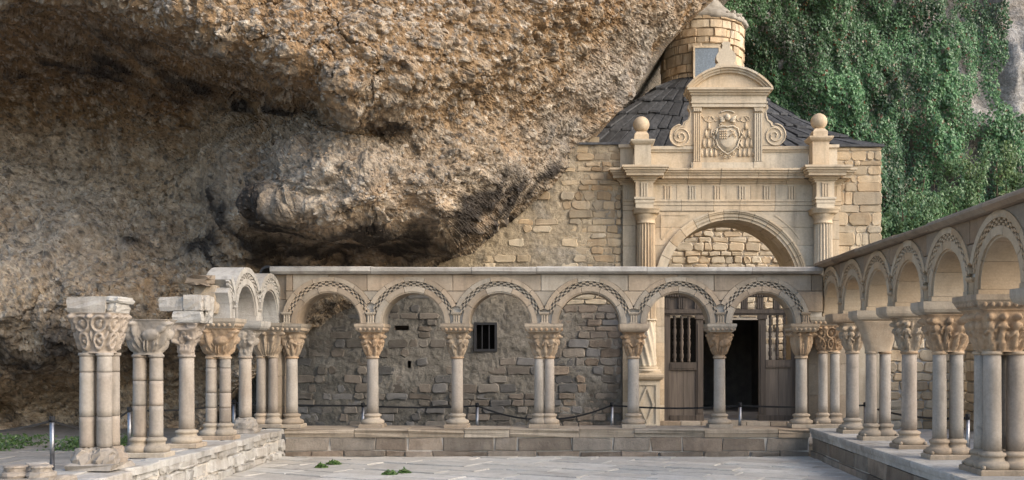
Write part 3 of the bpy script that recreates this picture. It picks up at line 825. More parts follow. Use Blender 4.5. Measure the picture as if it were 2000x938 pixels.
# masonry at the right of the portal
random.seed(14)
M['tanmortar'] = stone_mat('tan_mortar', (0.40, 0.33, 0.23), (0.46, 0.385, 0.28), (0.33, 0.25, 0.16), 6, 0.6, var=.05)
rw = MB(); rw.box(wx(1630), 5.85, WY + 0.02, WY + 0.35, 0, 5.5); rwall = cadd(rw, 'corner_wall', M['tanmortar'])
z = 1.9
while z < 5.45:
    hgt = min(random.choice((0.10, 0.14, 0.18, 0.25)), 5.5 - z); x = wx(1630)
    while x < 5.83:
        w = random.choice((.14, .2, .3, .45)) * random.uniform(.85, 1.2); xb = min(x + w, 5.86)
        if 5.86 - xb < 0.14: xb = 5.86
        slab('stone', [(p[0] + OFFX, p[1]) for p in roughpoly(x + .004, xb - .004, z + .004, z + hgt - .004, 0.008)], OFFY + WY - random.uniform(-0.008, 0.022), OFFY + WY + 0.2, M['masonry'], rwall, 0.009, 0.006)
        x = xb
    z += hgt
# the other walls of the chapel (unseen side wall kept low to let the sun in), inner back wall
IB = 22.2  # set back behind an added open forecourt so sun strikes this wall
m = MB()
m.box(5.85, 6.3, IB + .42, 28, 0, 5.85); m.box(5.4, 5.85, WY + .36, IB - .02, 0, 2.2)
m.box(0.1, 0.5, WY + 0.72, 28, 0, 5.85); m.box(0.5, 5.84, 27.6, 28, 0, 5.85)
cadd(m, 'side_wall', M['masonry'])
DX0, DX1, DZ = 2.62, 4.12, 2.30
m = MB(); m.box(0.52, DX0, IB, IB + 0.4, 0, 5.95); m.box(DX1, 6.3, IB, IB + 0.4, 0, 5.95); m.box(DX0, DX1, IB, IB + 0.4, DZ, 5.95)
ib = cadd(m, 'inner_wall', M['mortar'])
random.seed(5)
z = 0.3
while z < 5.4:
    hgt = random.uniform(0.10, 0.20); x = 1.8
    while x < 5.38:
        w = random.uniform(0.16, 0.42); xb = min(x + w, 5.39)
        if (xb < DX0 + .02 or x > DX1 - .02 or z > DZ - 0.02) and xb - x > .08 and (z > 1.2):
            slab('stone', [(p[0] + OFFX, p[1]) for p in roughpoly(x + .008, xb - .008, z + .008, z + hgt - .008, 0.014)], OFFY + IB - random.uniform(0.01, 0.06), OFFY + IB + 0.1, M['sunmasonry'], ib, 0.014, 0.008)
        x = xb
    z += hgt
m = MB(); m.box(0.5, 5.84, WY + .5, 27.6, 0.2, 0.29); cadd(m, 'chapel_floor', M['floor'])
m = MB(); m.box(DX0 - .3, DX0 - .25, IB + .4, IB + 3, 0.29, 3); m.box(DX1 + .25, DX1 + .3, IB + .4, IB + 3, .29, 3); m.box(DX0 - .3, DX1 + .3, IB + 3, IB + 3.05, .29, 3); m.box(DX0 - .3, DX1 + .3, IB + .4, IB + 3.05, 3, 3.05)
cadd(m, 'dark_room', M['rubble'])

# roof of overlapping boards round the drum
RC = (3.10, 24.7); RZ0, RZ1 = 6.02, 8.02
def eave(a):
    dx, dy = math.cos(a), math.sin(a); xa, xb, ya, yb = 0.15, 6.62, 22.10, 28.5
    t = 1e9
    if dx > 1e-9: t = min(t, (xb - RC[0]) / dx)
    if dx < -1e-9: t = min(t, (xa - RC[0]) / dx)
    if dy > 1e-9: t = min(t, (yb - RC[1]) / dy)
    if dy < -1e-9: t = min(t, (ya - RC[1]) / dy)
    return RC[0] + dx * t, RC[1] + dy * t
def roofp(a, t, dz=0.0):
    ex, ey = eave(a); rx, ry = RC[0] + 0.95 * math.cos(a), RC[1] + 0.95 * math.sin(a)
    bul = 0.16 * max(0, -math.cos(a)) - 0.30 * max(0, math.cos(a))
    z = RZ0 + (RZ1 - RZ0) * t + bul * math.sin(PI * t)
    return (ex + (rx - ex) * t + OFFX, ey + (ry - ey) * t + OFFY, z + dz)
m = MB(); na = 96
for i in range(na):
    a0, a1 = 2 * PI * i / na, 2 * PI * (i + 1) / na
    for t0, t1 in ((0.0, .25), (.25, .5), (.5, .75), (.75, 1.0)):
        m.add([roofp(a0, t0, -.05), roofp(a1, t0, -.05), roofp(a1, t1, -.05), roofp(a0, t1, -.05)], [(0, 1, 2, 3)])
roof = m.build('roof', M['roof'], chapel)
random.seed(8)
corner = [math.atan2(22.10 - RC[1], 0.15 - RC[0]), math.atan2(22.10 - RC[1], 6.62 - RC[0])]
sects = [(-PI * 1.02, corner[0], 13), (corner[0], corner[1], 25), (corner[1], 0.35, 15)]
TS = [-0.02, 0.19, 0.38, 0.57, 0.77, 1.0]
for c in range(5):
    for (A0, A1, nb) in sects:
        n2 = max(5, int(nb * (1 - 0.10 * c)))
        # even widths along the eave
        p0, p1 = eave(A0 + 1e-6), eave(A1 - 1e-6)
        ang = []
        for k in range(n2 + 1):
            q = k / n2
            jx = 0 if k in (0, n2) else random.uniform(-.12, .12) / n2
            q += jx
            ang.append(math.atan2(p0[1] + (p1[1] - p0[1]) * q - RC[1], p0[0] + (p1[0] - p0[0]) * q - RC[0]) if not (abs(A0 + PI * 1.02) < .1) else A0 + (A1 - A0) * q)
        for k in range(n2):
            a0, a1 = ang[k], ang[k + 1]
            if a1 < a0: a1 += 2 * PI
            t0, t1 = TS[c] + random.uniform(-.02, .015), min(1.0, TS[c + 1] + 0.03)
            gpa = (a1 - a0) * 0.085; lift = 0.05 + random.uniform(0, .045); th = 0.045
            vs = []
            am = (a0 + a1) / 2
            for (a, t, dz) in ((a0 + gpa, t0, lift), (am, t0, lift + random.uniform(-.01, .015)), (a1 - gpa, t0, lift), (a1 - gpa, t1, 0.005), (am, t1, 0.005), (a0 + gpa, t1, 0.005)):
                vs.append(roofp(a, t, dz))
            vs2 = [(x, y, z - th) for x, y, z in vs]
            fs = [(0, 1, 4, 5), (1, 2, 3, 4), (6, 11, 10, 7), (7, 10, 9, 8), (0, 6, 7, 1), (1, 7, 8, 2), (2, 8, 9, 3), (0, 5, 11, 6)]
            mesh_obj('roof_board', vs + vs2, fs, M['roof'], roof)
# eave board under the roof edge and gallery of stones below it
m = MB(); m.box(0.1, wx(1210), 19.44, 20.1, 5.545, 5.585); cadd(m, 'coping', M['roof'])
m = MB(); m.box(wx(1638), 5.90, 19.44, 19.85, 5.505, 5.545); cadd(m, 'coping', M['roof'])
m = MB(); m.box(0.3, 6.5, 22.11, 22.19, 5.90, 5.97); cadd(m, 'eave_board', M['roof'])

# round drum
DR = 0.985
m = MB(); m.lathe([(DR - .05, 7.7), (DR - .05, 9.40)], RC[0], RC[1], 40); drum = cadd(m, 'drum', M['tanmortar'], True)
random.seed(3)
wa0, wa1, wz0, wz1 = -PI / 2 - 0.14, -PI / 2 + 0.40, 8.03, 8.68
z = 7.75
while z < 9.38:
    hgt = random.choice((.10, .15, .2, .27)); a = -PI - .3 + random.uniform(0, .3)
    while a < 0.5:
        da = random.choice((.14, .2, .28, .4, .5)) * random.uniform(.85, 1.15); b = a + da
        if not (b > wa0 and a < wa1 and z + hgt > wz0 + .02 and z < wz1 - .02):
            parts_ = [(a, b)]
        else:
            parts_ = [(a, min(b, wa0))] if a < wa0 - .08 else []
            if b > wa1 + .08: parts_.append((max(a, wa1), b))
        for (qa, qb) in parts_:
            ro = DR + random.uniform(-.02, .03); rings = []
            g_ = 0.006 / DR
            top = min(z + hgt - .01, 9.42 + random.uniform(-.05, .05))
            vv = []
            for rr, ins in ((DR - .12, 0), (ro - .014, 0), (ro, .010)):
                for zz in (z + .01 + ins + random.uniform(-.008, .008), top - ins):
                    for kk in range(4):
                        aa = qa + g_ + ins + (qb - qa - 2 * g_ - 2 * ins) * kk / 3
                        r_ = rr + (random.uniform(-.012, .012) if ins else 0)
                        vv.append((RC[0] + OFFX + r_ * math.cos(aa), RC[1] + OFFY + r_ * math.sin(aa), zz))
            ff = []
            for kk in range(3): ff.append((16 + kk, 17 + kk, 21 + kk, 20 + kk))
            for L in (0, 8):
                for kk in range(3):
                    ff.append((L + kk, L + kk + 1, L + 9 + kk, L + 8 + kk)); ff.append((L + 4 + kk, L + 12 + kk, L + 13 + kk, L + 5 + kk))
                ff.append((L, L + 8, L + 12, L + 4)); ff.append((L + 3, L + 7, L + 15, L + 11))
            mesh_obj('stone', vv, ff, M['drumstone'], drum)
        a = b
    z += hgt
# the drum's small window
m = MB(); wxa, wxb = W(1357, 0, 23.72)[0], W(1403, 0, 23.72)[0]
m.box(wxa - .04, wxb + .04, 23.70, 23.84, wz0 - .1, wz1)
wobj = cadd(m, 'drum_window', M['drumstone'])
m = MB(); m.box(wxa, wxb, 23.675, 23.695, wz0 - .06, wz1 - .05); cadd(m, 'pane', M['glass'], parent=wobj)
m = MB()
m.box(wxa - .04, wxa, 23.66, 23.70, wz0 - .1, wz1); m.box(wxb, wxb + .04, 23.66, 23.70, wz0 - .1, wz1); m.box(wxa, wxb, 23.66, 23.70, wz1 - .05, wz1)
cadd(m, 'frame', M['drumstone'], parent=wobj)
# mortared cone that ties the drum to the rock
rngc = np.random.default_rng(2)
prof = [(DR + .02, 9.38), (DR + .05, 9.45), (DR - .04, 9.54), (.72, 9.67), (.48, 9.84), (.33, 10.07), (.26, 10.4), (.28, 11.2)]
m = MB(); m.lathe(prof, RC[0] + 0.04, RC[1], 36)
m.v = [(x + rngc.normal(0, .018), y + rngc.normal(0, .018), z + rngc.normal(0, .02)) for x, y, z in m.v]
cadd(m, 'cone_cap', M['white'], True)
for k in range(9):
    a = -PI / 2 + 0.55 + k * 0.13
    ck = chunk(rngc) * rngc.uniform(.07, .12)
    mesh_obj('rim_stone', ck + np.array([RC[0] + OFFX + .985 * math.cos(a), RC[1] + OFFY + .985 * math.sin(a), 9.48 + rngc.uniform(-.03, .06)]), [tuple(f) for f in _ico_f], M['white'], drum)

# ------------------------------------------------------------------ renaissance portal of the chapel
def ringseg(m, cx, cz, R0, R1, a0, a1, y0, y1, n=6):
    """solid ring sector in the x-z plane, depth y0 (front) .. y1"""
    v = []; f = []
    for i in range(n + 1):
        a = a0 + (a1 - a0) * i / n; c, s = math.cos(a), math.sin(a)
        v += [(cx + R0*c, y0, cz + R0*s), (cx + R1*c, y0, cz + R1*s), (cx + R1*c, y1, cz + R1*s), (cx + R0*c, y1, cz + R0*s)]
    for i in range(n):
        b = 4 * i
        for k in range(4):
            k2 = (k + 1) % 4
            f.append((b + k, b + k2, b + 4 + k2, b + 4 + k))
    f.append((3, 2, 1, 0)); f.append((4*n, 4*n+1, 4*n+2, 4*n+3))
    return m.add(v, f)
PXC = wx(1427)
portal = thing('portal', 'tall carved sandstone portal with fluted columns, coat of arms and ball finials', 'portal', (PXC, WY, 0.29))
def pa(mb, name, smooth=False, parent=None, mat='portal', lab=None):
    mb.v = [(x - PXC, y - WY, z - 0.29) for x, y, z in mb.v]
    o = mb.build(name, M[mat], parent or portal, smooth)
    if lab: o['label'] = lab
    return o
def pbox(m, xa, xb, yt, yb, y0, y1):   # photo pixels on the wall plane
    return m.box(wx(xa), wx(xb), y0, y1, wz(yb), wz(yt))
PF = WY - 0.06        # face of the flat portal work
S = F / WY            # photo pixels per metre on the wall plane
ACX, ACZ = wx(1427), wz(560); RIN, ROUT = 130 / S, 149 / S
# spandrel ashlars either side of the arch, cut to its curve
def spandrel(xa, xb, za, zb, side):
    pts = []
    zs_ = [za + (zb - za) * k / 8 for k in range(9)]
    inner = [(ACX + side * math.sqrt(max(0, ROUT**2 - max(0, zz - ACZ)**2)), zz) for zz in zs_]
    if side < 0:
        poly = [(xa, za)] + [(min(xb, x), z) for x, z in inner] + [(xa, zb)]
    else:
        poly = [(xb, zb)] + [(max(xa, x), z) for x, z in reversed(inner)] + [(xb, za)]
    return poly
m = MB(); m.box(wx(1216), wx(1297), PF + .03, WY + .5, 0.29, wz(560)); m.box(wx(1557), wx(1637), PF + .03, WY + .5, 0.29, wz(560))
for side, xa, xb in ((-1, wx(1216), ACX), (1, ACX, wx(1637))):
    for k in range(24):
        za, zb = wz(560) + (wz(395) - wz(560)) * k / 24, wz(560) + (wz(395) - wz(560)) * (k + 1) / 24
        zm = za
        r = math.sqrt(max(0, (ROUT - .01)**2 - (za - ACZ)**2)) if za - ACZ < ROUT - .01 else 0
        if side < 0: m.box(xa, ACX - r, PF + .03, WY + .5, za, zb)
        else: m.box(ACX + r, xb, PF + .03, WY + .5, za, zb)
pa(m, 'portal_core')
for z_a, z_b in ((560, 520), (520, 480), (480, 445), (445, 414)):
    for side, xa, xb in ((-1, 1241, 1427), (1, 1427, 1619)):
        v, f = slab_geo(spandrel(wx(xa), wx(xb), wz(z_a) + .002, wz(z_b) - .002, side), PF, PF + .1, .004, .001)
        q = MB(); q.add(v, f); pa(q, 'ashlar')
# incised spandrel panels: thin raised rim lines
for side in (-1, 1):
    m = MB()
    ringseg(m, ACX, ACZ, ROUT + .12, ROUT + .145, (PI - 1.02) if side < 0 else 0.60, (PI - .60) if side < 0 else 1.02, PF - .012, PF + .02, 10)
    xx = ACX + side * (ROUT + .145) * math.cos(0.60); zt = wz(420)
    if side < 0:
        m.box(xx - .02, xx, PF - .012, PF + .02, ACZ + (ROUT + .145) * math.sin(.60), zt)
        m.box(xx, ACX - (ROUT + .13) * math.cos(1.02) , PF - .012, PF + .02, zt - .02, zt)
    pa(m, 'spandrel_moulding')
# arch: voussoirs with stepped fasciae
nv = 15
for k in range(nv):
    a0, a1 = PI * k / nv + .003, PI * (k + 1) / nv - .003
    m = MB()
    ringseg(m, ACX, ACZ, RIN, RIN + .055, a0, a1, PF + .005, WY + .45, 5)
    ringseg(m, ACX, ACZ, RIN + .055, RIN + .12, a0, a1, PF - .025, WY + .45, 5)
    ringseg(m, ACX, ACZ, RIN + .12, RIN + .15, a0, a1, PF - .055, WY + .45, 5)
    ringseg(m, ACX, ACZ, RIN + .15, ROUT, a0, a1, PF - .075, WY + .45, 5)
    pa(m, 'voussoir')
m = MB(); ringseg(m, ACX, ACZ, RIN, RIN + .25, 0, PI, WY + .452, WY + 1.2, 30)
m.box(ACX - RIN - .25, ACX - RIN, WY + .5, WY + 1.2, .29, ACZ - .001); m.box(ACX + RIN, ACX + RIN + .25, WY + .5, WY + 1.2, .29, ACZ - .001); pa(m, 'vault', mat='masonry')
m = MB(); m.box(ACX - RIN + .002, wx(1373), WY + .9, WY + 1.1, .29, wz(618)); pa(m, 'added_shade_panel', mat='dark')  # added dark panel standing in for the shade behind the left balusters
# jamb stones below the arch and outer pilaster strips
random.seed(9)
for xa, xb in ((1281, 1297), (1557, 1574)):
    zt = wz(822)
    while zt < wz(560) - .02:
        zb = min(zt + random.uniform(.26, .36), wz(560))
        m = MB(); m.box(wx(xa), wx(xb), PF - .002, WY + .48, zt + .003, zb - .003); pa(m, 'jamb_stone'); zt = zb
for xa, xb in ((1216, 1241), (1619, 1637)):
    zt = 0.29
    while zt < wz(413) - .02:
        zb = min(zt + random.uniform(.28, .44), wz(413))
        m = MB(); m.box(wx(xa), wx(xb), PF - .03, WY + .3, zt + .003, zb - .003); pa(m, 'pilaster_stone'); zt = zb
# columns
def colm(cxp):
    cx, cy = wx(cxp), WY - 0.24
    # pedestal with lozenge panel
    pw = 0.245
    m = MB(); m.box(cx - pw, cx + pw, cy - .20, WY, 0.12, wz(742)); ped = pa(m, 'pedestal')
    m = MB(); zt, zb = wz(748), wz(828); zc = (zt + zb) / 2; fr = cy - .225; a = pw - .05
    m.box(cx - a, cx + a, fr, fr + .03, zt - .03, zt); m.box(cx - a, cx + a, fr, fr + .03, zb, zb + .03)
    m.box(cx - a, cx - a + .03, fr, fr + .03, zb + .03, zt - .03); m.box(cx + a - .03, cx + a, fr, fr + .03, zb + .03, zt - .03)
    b = a - .04; hgt = (zt - zb) / 2 - .04
    for (sx, sz) in ((1, 1), (1, -1), (-1, 1), (-1, -1)):
        p = [(cx, zc + sz * hgt), (cx + sx * b, zc), (cx + sx * (b - .045), zc), (cx, zc + sz * (hgt - .06))]
        if sx * sz > 0: p = p[::-1]
        m.prism(p, fr - .004, fr + .03)
    pa(m, 'lozenge_panel', parent=ped)
    m = MB(); m.rects([(pw + .01, .22, wz(742)), (pw + .05, .26, wz(739)), (pw + .07, .28, wz(735)), (pw + .07, .28, wz(731)), (pw + .03, .24, wz(728))], cx, cy)
    pa(m, 'pedestal_cap', parent=ped)
    rb, rt = 0.205, 0.165
    m = MB(); m.rects([(.27, .24, wz(728)), (.27, .24, wz(725))], cx, cy)
    m.lathe([(.26, wz(725)), (.275, wz(723.5)), (.26, wz(721.5)), (.225, wz(720.5)), (.22, wz(719)), (.24, wz(717.5)), (.215, wz(716))], cx, cy, 28)
    pa(m, 'column_base', True)
    # twisted lower drum
    n, L = 56, 22; rings = []
    for j in range(L + 1):
        t = j / L; zz = wz(716) + (wz(628) - wz(716)) * t; r = rb - .012 * t
        rings.append([(cx + (r - .04 * abs(math.sin(5 * (2*PI*k/n) + t * 6.0))) * math.cos(2*PI*k/n), cy + (r - .04 * abs(math.sin(5 * (2*PI*k/n) + t * 6.0))) * math.sin(2*PI*k/n), zz) for k in range(n)])
    m = MB(); m.loft(rings); pa(m, 'twisted_drum', True)
    m = MB(); m.lathe([(.19, wz(628)), (.212, wz(627)), (.212, wz(625)), (.19, wz(624))], cx, cy, 28); pa(m, 'ring', True)
    m = MB(); nf = 18
    lev = [(.190, 624), (.186, 600), (.182, 560), (.176, 520), (.170, 480), (.165, 441)]
    m.lathe([(r, wz(p)) for r, p in lev], cx, cy, nf * 6, flute=nf, fd=.03); pa(m, 'fluted_shaft', False)
    m = MB(); m.lathe([(.175, wz(441)), (.18, wz(439.5)), (.168, wz(438)), (.166, wz(433)), (.18, wz(431)), (.195, wz(427)), (.215, wz(422.5))], cx, cy, 28)
    m.rects([(.225, .225, wz(422.5)), (.235, .235, wz(421)), (.235, .235, wz(415)), (.255, .255, wz(413))], cx, cy); pa(m, 'capital', True)
    return cx, cy
cols = [colm(1260), colm(1602)]
# entablature
def moulding(m, xa, xb, yf, ends=0.0, scale=1.0, rows=((413, .0), (403, .0), (402.5, .012), (396, .012), (395.5, .03), (391.5, .03))):
    prev = None
    for (p1, o1), (p2, o2) in zip(rows[:-1], rows[1:]):
        if abs(p1 - p2) < 0.6: continue
        m.box(xa - o1 * ends, xb + o1 * ends, yf - o1, WY + .1, wz(p1), wz(p2))
EF = PF - .02
def triglyph(cx, yf, w=0.072, name='triglyph'):
    m = MB(); zt, zb = wz(364), wz(391)
    for k in (-1, 0, 1):
        m.box(cx + k * w * .68 - w * .22, cx + k * w * .68 + w * .22, yf - .025, yf + .01, zb, zt - .02)
    m.box(cx - w, cx + w, yf - .03, yf + .01, zt - .02, zt)
    t = pa(m, name)
    m = MB()
    for k in range(5): m.rects([(.011, .012, wz(399.5)), (.007, .008, wz(396))], cx + (k - 2) * .030, yf - .014)
    m.box(cx - .075, cx + .075, yf - .026, yf + .01, wz(396), wz(394.6))
    pa(m, 'guttae', parent=t)
for (xa, xb, yf, nm, ends) in ((1272, 1585, EF, 'architrave', 0), (1239, 1273, WY - .42, 'architrave', 1), (1585, 1619, WY - .42, 'architrave', 1), (1216, 1239, PF - .05, 'architrave', 0), (1619, 1640, PF - .05, 'architrave', 0)):
    cutp = [xa, xb] if xb - xa < 100 else [xa, xa + 58, xa + 121, xa + 172, xa + 240, xb]
    for ca_, cb_ in zip(cutp[:-1], cutp[1:]):
        g_ = .003 if len(cutp) > 2 else 0
        m = MB(); moulding(m, wx(ca_) + g_, wx(cb_) - g_, yf, ends); pa(m, nm)
    cutp = [xa, xb] if xb - xa < 100 else [xa, xa + 49, xa + 97, xa + 145, xa + 193, xa + 241, xb]
    for ca_, cb_ in zip(cutp[:-1], cutp[1:]):
        g_ = .003 if len(cutp) > 2 else 0
        m = MB(); m.box(wx(ca_) + g_, wx(cb_) - g_, yf + .012, WY + .1, wz(391.5), wz(363)); pa(m, 'frieze')
for px in (1304, 1352, 1401, 1449, 1497, 1545): triglyph(wx(px), EF + .012)
for px in (1256, 1602): triglyph(wx(px), WY - .42 + .012)
for px in (1223, 1628): triglyph(wx(px), PF - .05 + .012, 0.05)
def cornice(m, xa, xb, yf, e0, e1):
    """stepped cornice; e0, e1 = 1 where the end returns"""
    for p1, p2, o in ((363, 359, .03), (359, 355.5, .06), (355.5, 352, .10), (352, 346, .20), (346, 342, .23), (342, 338, .27), (338, 334, .30)):
        m.box(xa - o * e0, xb + o * e1, yf - o, WY + .1, wz(p1), wz(p2))
for (xa, xb, yf, e0, e1) in ((1272, 1585, EF + .06, 0, 0), (1239, 1273, WY - .36, .9, .9), (1585, 1619, WY - .36, .9, .9), (1213, 1239, PF, .8, 0), (1619, 1640, PF, 0, .8)):
    cutp = [xa, xb] if xb - xa < 100 else [xa, xa + 70, xa + 133, xa + 205, xa + 262, xb]
    for ca_, cb_ in zip(cutp[:-1], cutp[1:]):
        g_ = .003 if len(cutp) > 2 else 0
        m = MB(); cornice(m, wx(ca_) + g_, wx(cb_) - g_, yf + (random.uniform(-.006, .006) if g_ else 0), e0, e1); pa(m, 'cornice')
# attic
AF = PF + .02
for xa, xb in ((1268, 1354), (1486, 1578)):
    m = MB(); m.box(wx(xa), wx(xb), AF, WY + .3, wz(334), wz(298)); pa(m, 'attic_panel')
    m = MB(); m.box(wx(xa), wx(xb), AF - .03, WY + .3, wz(298), wz(294)); m.box(wx(xa), wx(xb), AF - .06, WY + .3, wz(294), wz(287.5)); pa(m, 'attic_cap')
for i, (xc, dy) in enumerate(((1253, 0), (1594, -6))):
    cx = wx(xc); cy = WY - .22; hw = .155
    m = MB(); m.rects([(hw + .03, .19, wz(334)), (hw + .03, .19, wz(331)), (hw, .16, wz(329)), (hw, .16, wz(291 + dy)), (hw + .04, .20, wz(288 + dy)), (hw + .07, .23, wz(284 + dy)), (hw + .07, .23, wz(281 + dy))], cx, cy); ped = pa(m, 'attic_pedestal')
    m = MB(); m.rects([(.135, .135, wz(281 + dy)), (.135, .135, wz(270 + dy)), (.09, .09, wz(264 + dy)), (.06, .06, wz(263 + dy))], cx - (.02 if i == 0 else -.0), cy); pa(m, 'finial_block', parent=ped)
    m = MB(); m.ball((cx - (.02 if i == 0 else 0), cy, wz(249 + dy)), .155, 28, 18); pa(m, 'ball', True, parent=ped)
    xs2 = (1211, 1236) if i == 0 else (1612, 1634)
    m = MB(); m.box(wx(xs2[0]), wx(xs2[1]), PF + .01, WY + .2, wz(334), wz(290)); m.box(wx(xs2[0]) - .03 * (1 - i), wx(xs2[1]) + .03 * i, PF - .03, WY + .2, wz(290), wz(284)); pa(m, 'attic_strip')
# central aedicule with the coat of arms
CF = PF - .06
m = MB(); pbox(m, 1354, 1487, 214, 334, CF + .03, WY + .3); pa(m, 'panel')
m = MB(); pbox(m, 1349, 1492, 320, 334, CF - .02, CF + .03); pa(m, 'panel_base')
for xa, xb in ((1353, 1368), (1471, 1487)):
    m = MB(); pbox(m, xa, xb, 222, 319, CF + .012, CF + .04)
    w = (wx(xb) - wx(xa)) / 4
    for k in range(4): m.box(wx(xa) + w * k + .006, wx(xa) + w * (k + 1) - .006, CF - .018, CF + .014, wz(318), wz(224))
    pbox(m, xa - 1, xb + 1, 319, 333, CF - .03, CF + .04); pa(m, 'pilaster')
    m = MB(); pbox(m, xa - 1, xb + 1, 213, 222, CF - .03, CF + .04)
    for k in range(4): m.box(wx(xa) + w * k + .004, wx(xa) + w * (k + 1) - .004, CF - .05, CF - .02, wz(221), wz(216))
    pa(m, 'pilaster_capital')
m = MB(); pbox(m, 1349, 1494, 206, 213, CF - .05, WY + .3); pbox(m, 1347, 1496, 203, 206, CF - .07, WY + .3); pbox(m, 1349, 1494, 190, 203, CF - .04, WY + .3); pa(m, 'aedicule_architrave')
m = MB(); pbox(m, 1346, 1497, 186, 190, CF - .08, WY + .3); pbox(m, 1343, 1500, 182, 186, CF - .12, WY + .3); pbox(m, 1339, 1505, 178, 182, CF - .16, WY + .3); pa(m, 'aedicule_cornice')
# segmental pediment
hw = 82 / S; rise = 41 / S; RP = (hw * hw + rise * rise) / (2 * rise); pcx = wx(1421); pcz = wz(178) + rise - RP; ah = math.asin(hw / RP)
m = MB(); poly = [(pcx + (RP - .05) * math.sin(-ah * .97 + 2 * ah * .97 * k / 20), pcz + (RP - .05) * math.cos(-ah * .97 + 2 * ah * .97 * k / 20)) for k in range(21)]
poly = [(x, max(z, wz(178))) for x, z in poly]; m.prism(poly[::-1], CF - .02, WY + .3); pa(m, 'tympanum')
for k in range(5):
    a0, a1 = PI/2 - ah + 2 * ah * k / 5 + .002, PI/2 - ah + 2 * ah * (k + 1) / 5 - .002
    m = MB(); ringseg(m, pcx, pcz, RP - .10, RP - .06, a0, a1, CF - .09, WY + .3, 6); ringseg(m, pcx, pcz, RP - .06, RP - .02, a0, a1, CF - .13, WY + .3, 6); ringseg(m, pcx, pcz, RP - .02, RP + .02, a0, a1, CF - .17, WY + .3, 6); pa(m, 'pediment_cornice')
# flat vase-shaped finial
fp = [(-22, 138), (-20, 133), (-15, 129.5), (-19, 123), (-19, 115), (-14, 107), (-8, 101), (-7, 95), (-9, 92), (-5, 88)]
poly = [(wx(1415 + a), wz(b)) for a, b in fp] + [(wx(1415 - a), wz(b)) for a, b in fp[::-1]]
m = MB(); m.prism(poly[::-1], CF - .10, CF + .10); pa(m, 'vase_finial')
# side scrolls
for side, cxp, cyp in ((-1, 1328, 267), (1, 1511, 265)):
    b0 = 1354 if side < 0 else 1487
    o = lambda k: b0 + side * k
    prof = [(0, 196), (5, 196), (5, 205), (11, 208), (12, 214), (8, 220), (9, 228), (12, 236), (20, 241), (22, 247), (33, 249), (41, 254), (46, 262), (46, 270), (42, 279), (34, 286.5), (0, 286.5)]
    poly = [(wx(o(k)), wz(p)) for k, p in prof]
    if side > 0: poly = poly[::-1]
    m = MB(); m.prism(poly, CF + .02, CF + .16); sc_ = pa(m, 'scroll')
    pts = []
    for k in range(60):
        t = k / 59; a = t * 2.4 * 2 * PI; r = (20 * (1 - t) + 3) / S
        pts.append((wx(cxp) + side * r * math.cos(a - PI/2) , CF + .012, wz(cyp + 2) + r * math.sin(a - PI/2) * -1))
    m = MB(); m.tube(pts, .014, 6)
    pts = [(wx(o(k * .82 )) , CF + .012, wz(p + 2)) for k, p in prof[5:13]]
    m.tube(pts, .012, 6); pa(m, 'scroll_moulding', True, parent=sc_)
